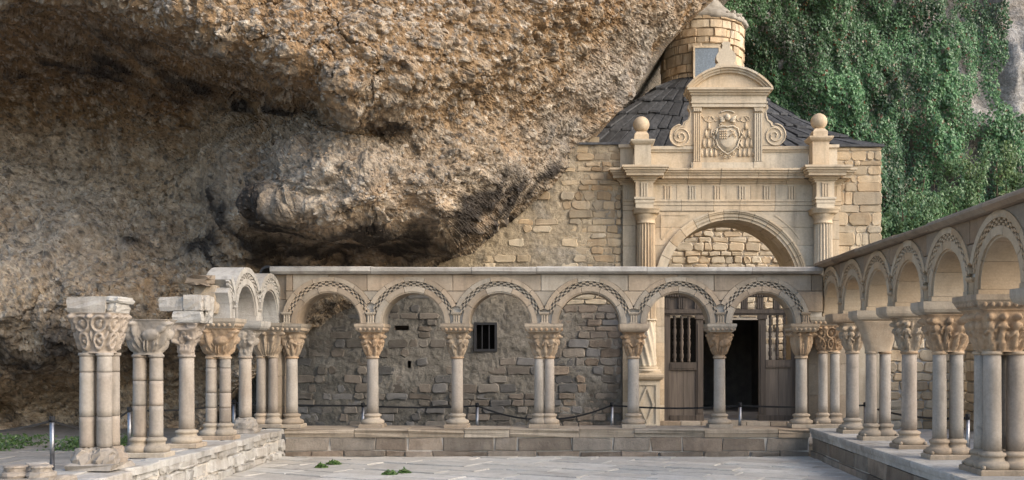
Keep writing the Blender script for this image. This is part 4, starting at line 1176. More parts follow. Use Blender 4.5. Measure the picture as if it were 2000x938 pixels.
# coat of arms
AY = CF + .03
def disp_shield():
    m = MB(); n = 20; scx, scz = wx(1419), wz(272)
    out = [(-20, -18), (-10, -23), (0, -21), (10, -23), (20, -18), (23, -8), (23, 4), (19, 16), (11, 25), (0, 32), (-11, 25), (-19, 16), (-23, 4), (-23, -8)]
    rim = [(scx + a / S, AY - .035, scz - b / S) for a, b in out]
    m.tube(rim + [rim[0]], .018, 6)
    poly = [(scx + a * .9 / S, scz - b * .9 / S) for a, b in out]
    m.prism(poly[::-1], AY - .025, AY + .02)
    m.ball((scx, AY - .01, scz), .17, 20, 12, (0.95, .16, 1.25))
    sh = pa(m, 'shield', True)
    m = MB()
    for k in range(16):
        a = k % 4; b = k // 4
        m.ball((scx - (15 - a * 4.2) / S, AY - .045, scz + (13 - b * 4.6) / S), .016, 6, 4)
    m.tube([(scx + 3/S, AY - .05, scz + 2/S), (scx + 10/S, AY - .055, scz + 9/S), (scx + 17/S, AY - .045, scz + 1/S)], .012, 5)
    m.tube([(scx + 4/S, AY - .05, scz + 14/S), (scx + 12/S, AY - .05, scz + 12/S), (scx + 14/S, AY - .05, scz + 5/S)], .010, 5)
    o_ = pa(m, 'charges', True, parent=sh); o_['kind'] = 'stuff'
    # curled strapwork round the shield
    m = MB()
    for s2 in (-1, 1):
        for (a, b, r) in ((13, -26, 3.5), (24, -14, 2.6), (21, 18, 3.2), (12, 30, 3.2), (5, 36, 3)):
            pts = [(scx + s2 * (a + r * (1 - .5 * k/11) * math.cos(k * .6)) / S, AY - .03, scz - (b + r * (1 - .5 * k/11) * math.sin(k * .6)) / S) for k in range(12)]
            m.tube(pts, .010, 5)
        pts = [(scx + s2 * (26 + 3 * math.sin(k)) / S, AY - .02, scz - (-12 + k * 4) / S) for k in range(8)]
        m.tube(pts, .016, 5)
    pa(m, 'strapwork', True, parent=sh)
    # small winged head above
    m = MB(); m.ball((scx, AY - .04, wz(232)), .055, 12, 8, (1, .8, 1.15)); m.ball((scx, AY - .08, wz(233)), .014, 6, 4)
    for s2 in (-1, 1):
        for k in range(4):
            m.tube([(scx + s2 * 5/S, AY - .03, wz(236 + k)), (scx + s2 * (12 + k)/S, AY - .04, wz(233 + 3*k)), (scx + s2 * (19 - 2*k)/S, AY - .02, wz(228 + 4*k))], [.012, .018, .006], 5)
    m.tube([(scx + (-14 + 28*k/9)/S, AY - .02, wz(219 + 4 * abs(k/9*2 - 1)**2)) for k in range(10)], .014, 5)
    pa(m, 'winged_head', True)
    # cords and tassels of the hat
    for s2 in (-1, 1):
        m = MB()
        cx0 = scx + s2 * 36 / S
        loop = [(cx0 + s2 * (-18 + k * 1.6)/S, AY - .006, wz(234 + 5 * math.sin(k * .55))) for k in range(22)]
        m.tube(loop, .010, 5)
        loop = [(cx0 + s2 * (-2 + 9 * math.cos(k*.42))/S, AY - .006, wz(235 + 6 * math.sin(k*.42))) for k in range(16)]
        m.tube(loop, .009, 5)
        rows = [[0], [-5.5, 5.5], [-9, 0.5, 10], [-13, -4, 5, 14]]
        yy = [240, 254, 274, 292]
        for r, xs3 in enumerate(rows):
            for x in xs3:
                bx, bz = cx0 + s2 * x / S, wz(yy[r])
                m.prism([(bx - .028, bz - .155), (bx + .028, bz - .155), (bx + .022, bz - .06), (bx, bz)], AY - .022, AY + .004)
                if r < 3:
                    for x2 in rows[r + 1]:
                        if abs(x2 - x) < 8: m.tube([(bx, AY - .01, bz - .12), (cx0 + s2 * x2 / S, AY - .01, wz(yy[r + 1]))], .007, 4)
        pa(m, 'tassels', True)
disp_shield()

# ------------------------------------------------------------------ wooden screen in the portal
SY = WY + .12
screen = thing('wooden_screen', 'dark wooden screen with turned balusters and an open doorway', 'screen', (PXC, SY, 0.29))
def sa(mb, name, mat='wood', smooth=False, parent=None):
    mb.v = [(x - PXC, y - SY, z - 0.29) for x, y, z in mb.v]
    return mb.build(name, M[mat], parent or screen, smooth)
def sbox(m, xa, xb, yt, yb, y0, y1): return m.box(wx(xa), wx(xb), y0, y1, wz(yb), wz(yt))
m = MB(); sbox(m, 1297, 1557, 604, 612, SY - .06, SY + .08); sbox(m, 1297, 1557, 612, 616, SY - .03, SY + .06); sa(m, 'lintel')
m = MB(); sbox(m, 1297, 1557, 568, 574, SY - .07, SY + .08)
for k in range(52): m.box(wx(1299 + k * 5), wx(1301.6 + k * 5), SY - .06, SY, wz(579), wz(574.2))
sbox(m, 1297, 1557, 574.2, 580, SY, SY + .06); sa(m, 'dentil_rail')
for px in (1303, 1332, 1364, 1456, 1487, 1519, 1550):
    m = MB(); sbox(m, px - 6.5, px + 6.5, 580, 604, SY - .01, SY + .05)
    for k in (-1, 0, 1): sbox(m, px + k * 4.2 - 1.5, px + k * 4.2 + 1.5, 581, 603, SY - .03, SY - .008)
    sa(m, 'frieze_post')
for xa, xb in ((1310, 1325.5), (1338.5, 1357.5), (1370.5, 1395)):
    m = MB(); sbox(m, xa - .4, xb + .4, 580, 604, SY + .02, SY + .035); sa(m, 'frieze_panel')
for (xa, xb) in ((1361, 1375), (1484, 1498)):
    m = MB(); sbox(m, xa, xb, 623, 812, SY - .02, SY + .06); sbox(m, xa + 3, xb - 3, 632, 808, SY - .035, SY - .018)
    sbox(m, xa - 2, xb + 2, 616, 623, SY - .05, SY + .06); sbox(m, xa - 1, xb + 1, 812, 823, SY - .04, SY + .06); sa(m, 'door_post')
for (xa, xb) in ((1298, 1310), (1548, 1557)):
    m = MB(); sbox(m, xa, xb, 616, 823, SY - .01, SY + .05); sa(m, 'stile')
def baluster(px, yt, yb):
    cx = wx(px); z0, z1 = wz(yb), wz(yt); L = z1 - z0
    prof = []
    key = [(0, .030), (.05, .030), (.06, .02), (.10, .034), (.16, .040), (.22, .024), (.25, .034), (.28, .022), (.36, .034), (.43, .040), (.49, .022), (.52, .036), (.55, .022), (.63, .036), (.70, .038), (.76, .020), (.79, .034), (.82, .020), (.88, .030), (.93, .020), (.95, .030), (1, .030)]
    m = MB(); m.lathe([(r, z0 + L * t) for t, r in key], cx, SY + .02, 14); sa(m, 'baluster', 'wood', True)
for px in (1319, 1333, 1347): baluster(px, 617, 708)
for px in (1507, 1521, 1535): baluster(px, 616, 703)
for (xa, xb, yr) in ((1310, 1361, 708), (1498, 1548, 703)):
    m = MB(); sbox(m, xa, xb, yr, yr + 15, SY - .03, SY + .05); sbox(m, xa + 3, xb - 3, yr + 3, yr + 12, SY - .038, SY - .028); sa(m, 'rail')
    xm = (xa + xb) / 2
    for pa_, pb_ in ((xa, xm - .3), (xm + .3, xb)):
        m = MB(); sbox(m, pa_, pb_, yr + 15, 812, SY + .005, SY + .035); sa(m, 'board', 'woodpanel')
    m = MB(); sbox(m, xa, xb, 812, 823, SY - .03, SY + .05); sa(m, 'bottom_rail')
# doorstep
step = thing('doorstep', 'low stone step below the wooden screen', 'step', (PXC, WY, GZ))
random.seed(2)
x = 1280
while x < 1575:
    xb = min(x + random.uniform(28, 48), 1577)
    m = MB(); m.add(*slab_geo(rectpoly(wx(x) + .004 - PXC, wx(xb) - .004 - PXC, 0, .168, .002), -.22, .3, .01, .002)); m.build('step_stone', M['arcade'], step); x = xb

# ------------------------------------------------------------------ arcades
def arcade(root, arches, zs, R, x0, x1, yf, yb, ztop, mat, matv=None, flat=True, stilt=0.0, side_pad=0.0, seed=1, ncheck=30):
    """arches: list of xc in the root's own frame (x along, -y = front). R = (r_in, r_vous, r_billet, r_hood)"""
    rnd = random.Random(seed); matv = matv or mat
    r0, r1, r2, r3 = R; zc = zs + stilt
    def lower(x):
        z = zs
        for xc in arches:
            d = abs(x - xc)
            if d < r1 - .01: z = max(z, zc + math.sqrt((r1 - .01)**2 - d*d))
        return z
    def upper(x):
        if flat: return ztop
        z = zs + .03
        for xc in arches:
            d = abs(x - xc)
            if d < r3: z = max(z, zc + math.sqrt(r3*r3 - d*d) - .004)
        return max(z, zs + .30 if arches[0] - .2 < x < arches[-1] + .2 else z)
    xs_ = sorted(set([x0 + (x1 - x0) * k / 260 for k in range(261)] + [a + s * (r1 - .0101) for a in arches for s in (-1, 1)]))
    xs_ = [x for x in xs_ if x0 - 1e-6 <= x <= x1 + 1e-6]
    v = []; f = []; ycf = yf + .052
    for x in xs_:
        lo, hi = lower(x), upper(x)
        if hi < lo + .005: lo = hi - .005
        v += [(x, ycf, lo), (x, ycf, hi), (x, yb - .004, hi), (x, yb - .004, lo)]
    for i in range(len(xs_) - 1):
        b = 4 * i
        for k in range(4): f.append((b + k, b + 4 + k, b + 4 + (k+1) % 4, b + (k+1) % 4))
    f.append((0, 1, 2, 3)); e = 4 * (len(xs_) - 1); f.append((e + 3, e + 2, e + 1, e))
    core = mesh_obj('core', v, f, M['mortar'] if flat else mat, root)
    hs = [(arches[i+1] - arches[i]) / 2 for i in range(len(arches) - 1)]
    for i, xc in enumerate(arches):
        hl = hs[i-1] if i > 0 else 9; hr = hs[i] if i < len(hs) else 9
        # voussoirs, springers included
        nv = rnd.choice((5, 6, 5)); cuts = [0] + sorted(PI * (k + rnd.uniform(-.18, .18)) / nv for k in range(1, nv)) + [PI]
        for a0, a1 in zip(cuts[:-1], cuts[1:]):
            m = MB(); g_ = .006
            # rounded intrados edge then flat face
            n = 7
            for (ra, rb, ya, yb2) in ((r0, r0 + .022, yf + .02, yb), (r0 + .022, r1, yf - .0 + rnd.uniform(-.003, .003), yb)):
                ringseg(m, xc, zc, ra, rb, a0 + g_, a1 - g_, ya, yb2, n)
            if stilt:
                for aa, sg in ((a0, 1), (a1, -1)):
                    if aa in (0, PI):
                        s_ = 1 if aa == 0 else -1
                        xa, xb_ = sorted((xc + s_ * r0, xc + s_ * r1)); m.box(xa, xb_, yf, yb, zs + .002, zc)
            m.build('voussoir', matv, root)
        def lim(r):
            al = math.asin(min(1, .17 / r)); al2 = math.acos(max(-1, min(1, hr / r))) if hr < r else 0
            ar = math.acos(max(-1, min(1, hl / r))) if hl < r else 0
            return max(al, al2 + .01), PI - max(al, ar + .01)
        # billet moulding: three rows of little blocks, chequered
        m = MB(); rows = 3; dr = (r2 - r1) / rows
        b0, b1 = lim(r2)
        for k in range(ncheck):
            for q in range(rows):
                if (k + q) % 2: continue
                a0 = b0 + (b1 - b0) * k / ncheck; a1 = b0 + (b1 - b0) * (k + 1) / ncheck
                ringseg(m, xc, zc, r1 + dr * q + .002, r1 + dr * (q + 1) - .001, a0, a1, yf - .002, yf + .058, 1)
        m.build('billet_moulding', matv, root)
        # hood
        b0, b1 = lim(r3); nh = 5
        for k in range(nh):
            a0, a1 = b0 + (b1 - b0) * k / nh, b0 + (b1 - b0) * (k + 1) / nh
            m = MB(); ringseg(m, xc, zc, r2, r3, a0 + .004, a1 - .004, yf - .012, yf + .10 if flat else yb, 6); m.build('hood_stone', matv, root)
    # colonnettes between the arches
    ends = [arches[0] - (hs[0] if hs else .6)] + [arches[i] + hs[i] for i in range(len(hs))] + [arches[-1] + (hs[-1] if hs else .6)]
    for x in ends:
        if not (x0 - .01 <= x <= x1 + .01): continue
        m = MB(); w_ = .055
        m.rects([(w_ + .012, .035, zs + .002), (w_ + .012, .035, zs + .02)], x, yf + .03)
        for k in (-1, 0, 1): m.lathe([(.021, zs + .02), (.017, zs + .03), (.017, zs + .125), (.022, zs + .135)], x + k * .036, yf + .012, 8)
        m.rects([(w_ + .006, .04, zs + .135), (w_ + .022, .055, zs + .155), (w_ + .022, .055, zs + .175)], x, yf + .03)
        m.box(x - w_, x + w_, yf + .012, yf + .06, zs + .02, zs + .135)
        m.build('colonnette', matv, root)
    if flat:
        # spandrel ashlars, cut to the hoods
        zj = zs + .50
        bnd = [x0] + [arches[i] + hs[i] for i in range(len(hs))] + [x1]
        def arcx(xc, z, side):
            d = z - zc
            return xc + side * (math.sqrt(max(0, r3*r3 - d*d)) + .004) if d < r3 else xc
        gaps = [(None, arches[0])] + [(arches[i], arches[i+1]) for i in range(len(hs))] + [(arches[-1], None)]
        for (aL, aR) in gaps:
            for (za, zb) in ((zs + .18, zj), (zj, ztop)):
                zsamp = [za + .004 + (zb - za - .008) * k / 7 for k in range(8)]
                L = [(arcx(aL, z, 1) if aL is not None else x0, z) for z in zsamp]
                Rr = [(arcx(aR, z, -1) if aR is not None else x1, z) for z in zsamp]
                pr = [(l, r) for l, r in zip(L, Rr) if r[0] - l[0] > .012]
                if len(pr) < 2: continue
                wtop = pr[-1][1][0] - pr[-1][0][0]
                xl_, xr_ = pr[-1][0][0], pr[-1][1][0]
                splits = []
                if zb == ztop:
                    base = max(.28, pr[0][1][0] - pr[0][0][0])
                    xm = (pr[0][0][0] + pr[0][1][0]) / 2 + rnd.uniform(-.12, .12)
                    splits = [xm] if rnd.random() < .8 else [xm - .2, xm + .2]
                segs = [-1e9] + splits + [1e9]
                for sa_, sb_ in zip(segs[:-1], segs[1:]):
                    pl = [(max(l[0], sa_ + .004), min(r[0], sb_ - .004), l[1]) for l, r in pr]
                    pl = [p for p in pl if p[1] - p[0] > .012]
                    if len(pl) < 2: continue
                    poly = [(p[1], p[2]) for p in pl]; poly = poly + [(p[0], p[2]) for p in reversed(pl)]
                    slab('spandrel_stone', poly, yf + rnd.uniform(-.002, .005), yf + .08, mat, root, .004, .001)
def coping(root, x0, x1, yf, yb, z0, z1, seed, mat='cornice', over=.12):
    rnd = random.Random(seed); x = x0
    while x < x1 - .01:
        xb = x + rnd.uniform(.9, 1.7)
        if x1 - xb < .5: xb = x1
        dz = rnd.uniform(-.012, .010); ff = yf - over
        prof = [(ff + .05, z0), (yb + .08, z0), (yb + .08, z1 + .05 + dz), (ff + .03, z1 + dz), (ff, z1 - .02 + dz), (ff, z0 + .035)]
        m = MB(); nseg = 5
        for q in range(nseg): m.extrude_x([(a_ + rnd.uniform(-.006, .006), b_ + rnd.uniform(-.005, .005)) for a_, b_ in prof] if 0 else prof, x + .003, xb - .003) if q == 0 else None
        m.v = [(a_, b_ + rnd.uniform(-.008, .008), c_ + rnd.uniform(-.006, .004)) for a_, b_, c_ in m.v]; m.build('coping_slab', M[mat], root); x = xb

# ---- capitals
def superell(a, hx, hy, p):
    c, s = abs(math.cos(a)), abs(math.sin(a))
    return (((c / hx) ** p + (s / hy) ** p) ** (-1.0 / p))
def capital_mesh(bx, by, tx, ty, h, style, seed, n=128, L=44):
    """bell from a round or oval foot (bx,by) to a squared top (tx,ty) with carved relief"""
    rng = np.random.default_rng(seed)
    A = np.linspace(0, 2 * PI, n, endpoint=False); T = np.linspace(0, 1, L)
    aa, t = np.meshgrid(A, T)
    foot = np.array([superell(a, bx, by, 2.2) for a in A]); top = np.array([superell(a, tx, ty, 7.0) for a in A])
    sq = {'plain': 1.15, 'rough': 1.2}.get(style, 0.95)
    s = np.clip(t, 0, 1) ** sq
    s = s * 0.93 + 0.07 * np.clip((t - .72) / .2, 0, 1)
    r = foot[None] * (1 - s) + top[None] * s
    # perimeter coordinate at two thirds height, in metres
    rm = foot * .45 + top * .55
    X, Y = rm * np.cos(A), rm * np.sin(A)
    per = np.concatenate([[0], np.cumsum(np.hypot(np.diff(np.append(X, X[0])), np.diff(np.append(Y, Y[0]))))]); Ltot = per[-1]; u = np.tile(per[:-1], (L, 1))
    v = t * h
    rel = np.zeros_like(u)
    def du(u0): return (u - u0 + Ltot / 2) % Ltot - Ltot / 2
    def ell(u0, v0, ru, rv, ht, rot=0.0):
        d = du(u0); w = v - v0; c, s_ = math.cos(rot), math.sin(rot)
        q = ((d * c + w * s_) / ru) ** 2 + ((-d * s_ + w * c) / rv) ** 2
        return ht * np.sqrt(np.clip(1 - q, 0, 1))
    def put(e):
        np.maximum(rel, e, out=rel)
    def ring(u0, v0, ru, rv, wd, ht):
        d = du(u0); w = v - v0; q = np.sqrt((d / ru) ** 2 + (w / rv) ** 2)
        put(ht * np.sqrt(np.clip(1 - ((q - 1) * ru / wd) ** 2, 0, 1)))
    if style == 'figures':
        nf = max(6, int(round(Ltot / .125))); nf += nf % 2
        for k in range(nf):
            u0 = Ltot * (k + .5 + rng.uniform(-.15, .15)) / nf; k_ = rng.uniform(.85, 1.12); lean = rng.uniform(-.25, .25)
            put(ell(u0, h * .36, .034 * k_, h * .36, .036, lean)); put(ell(u0 + .012, h * .16, .042 * k_, h * .17, .03, lean * .5))
            put(ell(u0 - lean * h * .3, h * .60, .045 * k_, h * .12, .045))
            put(ell(u0 - lean * h * .45, h * .80, .026, .033, .055)); put(ell(u0 - lean * h * .45, h * .815, .035, .038, .035))
            for sgn in (-1, 1):
                put(ell(u0 + sgn * .038, h * rng.uniform(.42, .6), .014, .055, .045, sgn * rng.uniform(.2, 1.0)))
            put(ell(u0 + Ltot / nf / 2, h * rng.uniform(.2, .85), .02, .05, .022, rng.uniform(-1, 1)))
        rel += .0045 * np.sin(u * 260 + 6 * np.sin(v * 22)) * (v < h * .62) * (rel > .012)
    elif style == 'vine':
        nf = max(6, int(round(Ltot / .15)))
        for k in range(nf):
            for row in (0, 1):
                u0 = Ltot * (k + .5 * row * 0) / nf; v0 = h * (.30 + .42 * row); sc = .72 + .28 * row
                ring(u0, v0, .062 * sc, h * .19, .014, .036); put(ell(u0, v0, .034 * sc, h * .11, .032, rng.uniform(-.6, .6)))
                put(ell(u0 + .02, v0 + .03, .014, .02, .042)); put(ell(u0 + Ltot / nf / 2, v0 + h * .12, .016, h * .16, .03, rng.uniform(-.5, .5)))
            put(ell(Ltot * (k + .5) / nf, h * .9, .03, .03, .05))
    elif style == 'beast':
        for k in range(4):
            u0 = Ltot * (k + .25) / 4
            put(ell(u0, h * .55, .11, h * .17, .05, .12)); put(ell(u0 + .10, h * .72, .035, h * .16, .05, -.5)); put(ell(u0 + .13, h * .85, .035, .03, .055))
            for q in (-.08, -.04, .05, .09): put(ell(u0 + q, h * .28, .014, h * .22, .036, q * 1.5))
            put(ell(u0 - .13, h * .5, .012, h * .25, .03, .4)); put(ell(Ltot * (k + .75) / 4, h * .55, .035, h * .4, .045)); put(ell(Ltot * (k + .75) / 4, h * .88, .03, .03, .055))
    elif style == 'leaf':
        nf = max(8, int(round(Ltot / .11)))
        for k in range(nf):
            u0 = Ltot * k / nf
            put(ell(u0, h * .45, .036, h * .48, .035)); put(ell(u0, h * .9, .03, .035, .06)); put(ell(u0 + Ltot / nf / 2, h * .3, .03, h * .3, .028))
            put(ell(u0, h * .45, .008, h * .46, .045))
    elif style == 'rough':
        for k in range(14):
            put(ell(rng.uniform(0, Ltot), h * rng.uniform(.1, .95), rng.uniform(.04, .1), rng.uniform(.03, .09), rng.uniform(.01, .045), rng.uniform(-1, 1)))
    edge = np.clip(t / .07, 0, 1) * np.clip((1 - t) / .05, 0.25, 1)
    rr = r + (rel * 1.3 - (.026 if style not in ('plain',) else 0)) * edge
    if style == 'rough':
        PN = np.stack([np.cos(aa) * rr, np.sin(aa) * rr, v + 0 * aa], -1).reshape(-1, 3)
        rr = rr + .035 * ridged(PN * 5 + seed, 3).reshape(rr.shape) * edge - .02 * edge
    else:
        PN = np.stack([np.cos(aa) * rr, np.sin(aa) * rr, v + 0 * aa], -1).reshape(-1, 3)
        rr = rr + (.006 if style != 'plain' else .001) * fbm(PN * 26 + seed, 3).reshape(rr.shape) * edge
    V = np.stack([rr * np.cos(aa), rr * np.sin(aa), v + 0 * aa], -1).reshape(-1, 3)
    ii = np.arange(L * n).reshape(L, n); i2 = np.roll(ii, -1, 1)
    Q = np.stack([ii[:-1], i2[:-1], i2[1:], ii[1:]], -1).reshape(-1, 4)
    # top cap
    V = np.concatenate([V, [[0, 0, h]]]); tri = np.stack([ii[-1], i2[-1], np.full(n, L * n), np.full(n, L * n)], -1)
    return V, Q, np.stack([ii[-1], i2[-1], np.full(n, L * n)], -1)

def column(name, label, x, y, rotz, kind='single', style='figures', seed=0, zbase=BZ, H=1.61, group=None, abacus='carved', mats=('shaft', 'carved', 'arcade'), rough_base=False, drums=(), cap_scale=1.0, spur=False, no_abacus=False, ab=(.225, .30)):
    rnd = random.Random(seed + 100)
    t = thing(name, label, 'column', (x, y, zbase), rotz, group)
    r, a = {'single': (.090, 0), 'twin_across': (.074, .092), 'twin_along': (.076, .082), 'quad': (.072, .086), 'quad_large': (.084, .112)}[kind]
    offs = {'single': [(0, 0)], 'twin_across': [(0, -a), (0, a)], 'twin_along': [(-a, 0), (a, 0)], 'quad': [(-a, -a), (a, -a), (-a, a), (a, a)], 'quad_large': [(-a, -a), (a, -a), (-a, a), (a, a)]}[kind]
    ms, mc, ma = (M[q] for q in mats)
    ex = max(abs(o[0]) for o in offs); ey = max(abs(o[1]) for o in offs)
    k = H / 1.61; zc0, zc1 = 1.10 * k, 1.48 * k
    ph = .055
    m = MB(); px_h, py_h = ex + r * 2.05, ey + r * 2.05
    m.rects([(px_h, py_h, 0.001), (px_h, py_h, ph * .8), (px_h - .012, py_h - .012, ph)])
    if rough_base: m.v = [(q[0] + rnd.uniform(-.025, .025), q[1] + rnd.uniform(-.025, .025), q[2] + (rnd.uniform(-.01, .02) if q[2] > .01 else 0)) for q in m.v]
    m.build('plinth', mc if rough_base else ma, t)
    for i, (ox, oy) in enumerate(offs):
        m = MB()
        if rough_base:
            m.lathe([(r*1.9, ph - .01), (r*2.0, ph + .05), (r*1.75, ph + .10), (r*1.45, ph + .13), (r*1.3, .205), (r*1.1, .22)], ox, oy, 18)
            m.v = [(q[0] + rnd.uniform(-.02, .02), q[1] + rnd.uniform(-.02, .02), q[2] + rnd.uniform(-.008, .008)) for q in m.v]
        else:
            m.lathe([(r*1.9, ph - .004), (r*2.02, ph + .02), (r*2.05, ph + .035), (r*1.98, ph + .055), (r*1.72, ph + .068), (r*1.42, ph + .078), (r*1.3, ph + .10), (r*1.34, ph + .115), (r*1.5, ph + .122), (r*1.52, ph + .138), (r*1.45, ph + .150), (r*1.2, ph + .156), (r*1.08, .222)], ox, oy, 28)
            if spur:
                for sx in (-1, 1):
                    for sy in (-1, 1):
                        if (ox == 0 or sx * ox > 0) and (oy == 0 or sy * oy > 0): m.ball((ox + sx * r * 1.62, oy + sy * r * 1.62, ph + .018), .022, 8, 6)
        m.build('base', mc if rough_base else ma, t, not rough_base)
        zs_ = [.222] + [q * k for q in drums] + [zc0 - .03]
        for za, zb in zip(zs_[:-1], zs_[1:]):
            m = MB(); rings = []
            wob = rnd.uniform(0, 6)
            f_ = lambda z: 1.03 - .07 * (z / zc0)
            zz = [za + .002] + [za + (zb - za) * q / 6 for q in range(1, 6)] + [zb - .002]
            m.lathe([(r * f_(z) * (1 + .006 * math.sin(z * 9 + wob)), z) for z in zz], ox, oy, 26); m.build('shaft', ms, t, True)
        m = MB(); m.lathe([(r * .97, zc0 - .03), (r * 1.13, zc0 - .024), (r * 1.17, zc0 - .012), (r * 1.1, zc0 + .004)], ox, oy, 26); m.build('astragal', mc, t, True)
    hc = zc1 - zc0
    tx, ty = (ex + .185) * cap_scale, (ey + .20) * cap_scale
    if kind == 'quad': tx, ty = .235, .235
    if kind == 'quad_large': tx, ty = .29, .31
    V, Q, Tr = capital_mesh(ex + r * 1.06, ey + r * 1.06, tx, ty, hc, style, seed + 7)
    V[:, 2] += zc0
    me = bpy.data.meshes.new('capital'); me.from_pydata([tuple(p) for p in V], [], [tuple(q) for q in Q] + [tuple(q) for q in Tr])
    me.polygons.foreach_set('use_smooth', [True] * len(me.polygons)); me.materials.append(mc)
    o = bpy.data.objects.new('capital', me); o.parent = t; C.objects.link(o)
    if no_abacus: return t
    ax, ay = ab; ax = max(ax, ex + .21) if kind[:4] != 'quad' else .31; ay = max(ay, ey + .21)
    m = MB()
    if abacus == 'carved':
        m.rects([(ax - .05, ay - .05, zc1 + .001), (ax - .03, ay - .03, zc1 + .03), (ax - .008, ay - .008, zc1 + .075), (ax, ay, zc1 + .085), (ax, ay, H - .001)])
        abo = m.build('abacus', ma, t)
        m = MB()
        for sy in (-1, 1):
            nb = int(2 * ax / .085)
            for q in range(nb): m.ball((-ax + .05 + (2 * ax - .1) * (q + .5) / nb, sy * (ay - .025), zc1 + .045), .028, 8, 6, (1, .8, 1))
        for sx in (-1, 1):
            nb = int(2 * ay / .085)
            for q in range(nb): m.ball((sx * (ax - .025), -ay + .05 + (2 * ay - .1) * (q + .5) / nb, zc1 + .045), .028, 8, 6, (.8, 1, 1))
        m.build('bead_carving', mc, abo, True)
    else:
        m.rects([(ax - .06, ay - .05, zc1 + .001), (ax - .02, ay - .02, zc1 + .025), (ax - .004, ay - .004, zc1 + .055), (ax, ay, zc1 + .08), (ax, ay, H - .001)])
        m.build('abacus', ma, t)
    return t

# back arcade
YF = D + .10
back = thing('back_arcade', 'long arcade wall of round arches with chequered mouldings below the chapel', 'arcade', (0, 0, 0))
CX = [-4.40, -3.14, -1.82, -.463, .926, 2.27, 3.546]
arcade(back, [(CX[i] + CX[i+1]) / 2 for i in range(6)], 2.04, (.475, .575, .652, .72), -4.42, 3.82, YF, D + .60, 2.80, M['arcade'], seed=4)
coping(back, -4.64, 3.80, YF, D + .60, 2.802, 2.905, 6)
labs = ['end column of the back arcade beside the left corner pier', 'single column with a standing robed figure, second from the left in the back arcade', 'single column left of the small barred window in the wall behind',
        'pair of slim shafts side by side in the middle of the back arcade', 'single column in front of the twisted portal column, with plain overhanging abacus', 'single column in front of the dark doorway with carved square capital', 'shaded corner column at the right end of the back arcade']
kinds = ['single', 'single', 'single', 'twin_along', 'single', 'single', 'single']
for i, x in enumerate(CX):
    column('arcade_column', labs[i], x, D + .35, 0, kinds[i], ['figures', 'figures', 'figures', 'figures', 'figures', 'beast', 'leaf'][i], 20 + i, abacus='plain' if i in (4,) else 'carved', group='columns of the back arcade')

# right arcade: local x runs towards the camera, local -y looks into the courtyard
RX = 3.84 - .12
RZ = 2.15
RYs = [15.95, 14.75, 13.6, 12.4, 11.2, 9.9, 8.65]; RXs = [3.97, 4.01, 4.04, 4.06, 4.09, 4.11, 4.11]
Y0 = 16.2
right = thing('right_arcade', 'shaded arcade wall of round arches receding along the right side', 'arcade', (RX, Y0, 0), -PI / 2)
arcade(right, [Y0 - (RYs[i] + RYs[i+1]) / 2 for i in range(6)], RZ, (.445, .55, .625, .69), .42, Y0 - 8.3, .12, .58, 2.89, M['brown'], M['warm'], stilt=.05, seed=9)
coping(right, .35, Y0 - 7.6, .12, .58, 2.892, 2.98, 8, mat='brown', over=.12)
rl = ['pair of columns against the corner pier at the far end of the right arcade', 'single column second from the far end of the right arcade', 'pair of columns under a plain uncarved capital in the right arcade', 'single column with a carved figure capital, fourth along the right arcade',
      'pair of columns whose capital shows a standing figure below a plain abacus', 'cluster of four shafts with a large carved capital, nearest in the right arcade', 'column just beyond the right edge with only its abacus showing']
rk = ['twin_across', 'single', 'twin_across', 'single', 'twin_across', 'quad_large', 'single']
for i in range(7):
    column('arcade_column', rl[i], RXs[i], RYs[i], -PI / 2, rk[i], ['vine', 'figures', 'plain', 'figures', 'figures', 'figures', 'figures'][i], 40 + i, zbase=.44, H=1.71, abacus='carved' if i in (0, 5) else 'plain',
           group='columns of the right arcade', spur=True, ab=(.215, .34))

# left arcade, half ruined: local x runs away from the camera
LX = -4.42; LZ = 2.05
LYs = [15.86, 14.80, 13.68, 12.56, 11.42, 10.26]
left = thing('ruined_arcade', 'two pale restored arches and broken springers of the ruined left arcade', 'arcade', (LX, 12.0, 0), PI / 2)
lx = lambda Y: Y - 12.0
arcade(left, [lx((LYs[1] + LYs[2]) / 2), lx((LYs[0] + LYs[1]) / 2)], LZ, (.40, .505, .585, .66), lx(LYs[2]) + .02, lx(LYs[0]) + .02, .12, .55, 2.9, M['white'], flat=False, stilt=.07, seed=3, ncheck=26)
xcC = lx((LYs[2] + LYs[3]) / 2)
for (a0, a1, r0, r1, yf_, yb_, nm) in ((0.0, .30, .40, .505, .12, .55, 'springer'), (.31, .72, .40, .505, .12, .55, 'springer'), (0.0, .85, .59, .66, .10, .55, 'springer'), (0.02, .62, .505, .59, .15, .55, 'springer')):
    m = MB(); ringseg(m, xcC, LZ + .07, r0, r1, a0, a1, yf_, yb_, 6)
    if nm == 'springer' and a0 == 0.0 : m.box(xcC + r0, xcC + r1, yf_, yb_, LZ + .002, LZ + .07)
    m.build(nm, M['white'], left)
for (b0, b1) in ((.28, .9),):
    m = MB()
    for k in range(8):
        for q in range(3):
            if (k + q) % 2: continue
            ringseg(m, xcC, LZ + .07, .507 + .026 * q, .531 + .026 * q, b0 + (b1 - b0) * k / 8, b0 + (b1 - b0) * (k + 1) / 8, .115, .16, 1)
    m.build('billet_moulding', M['white'], left)
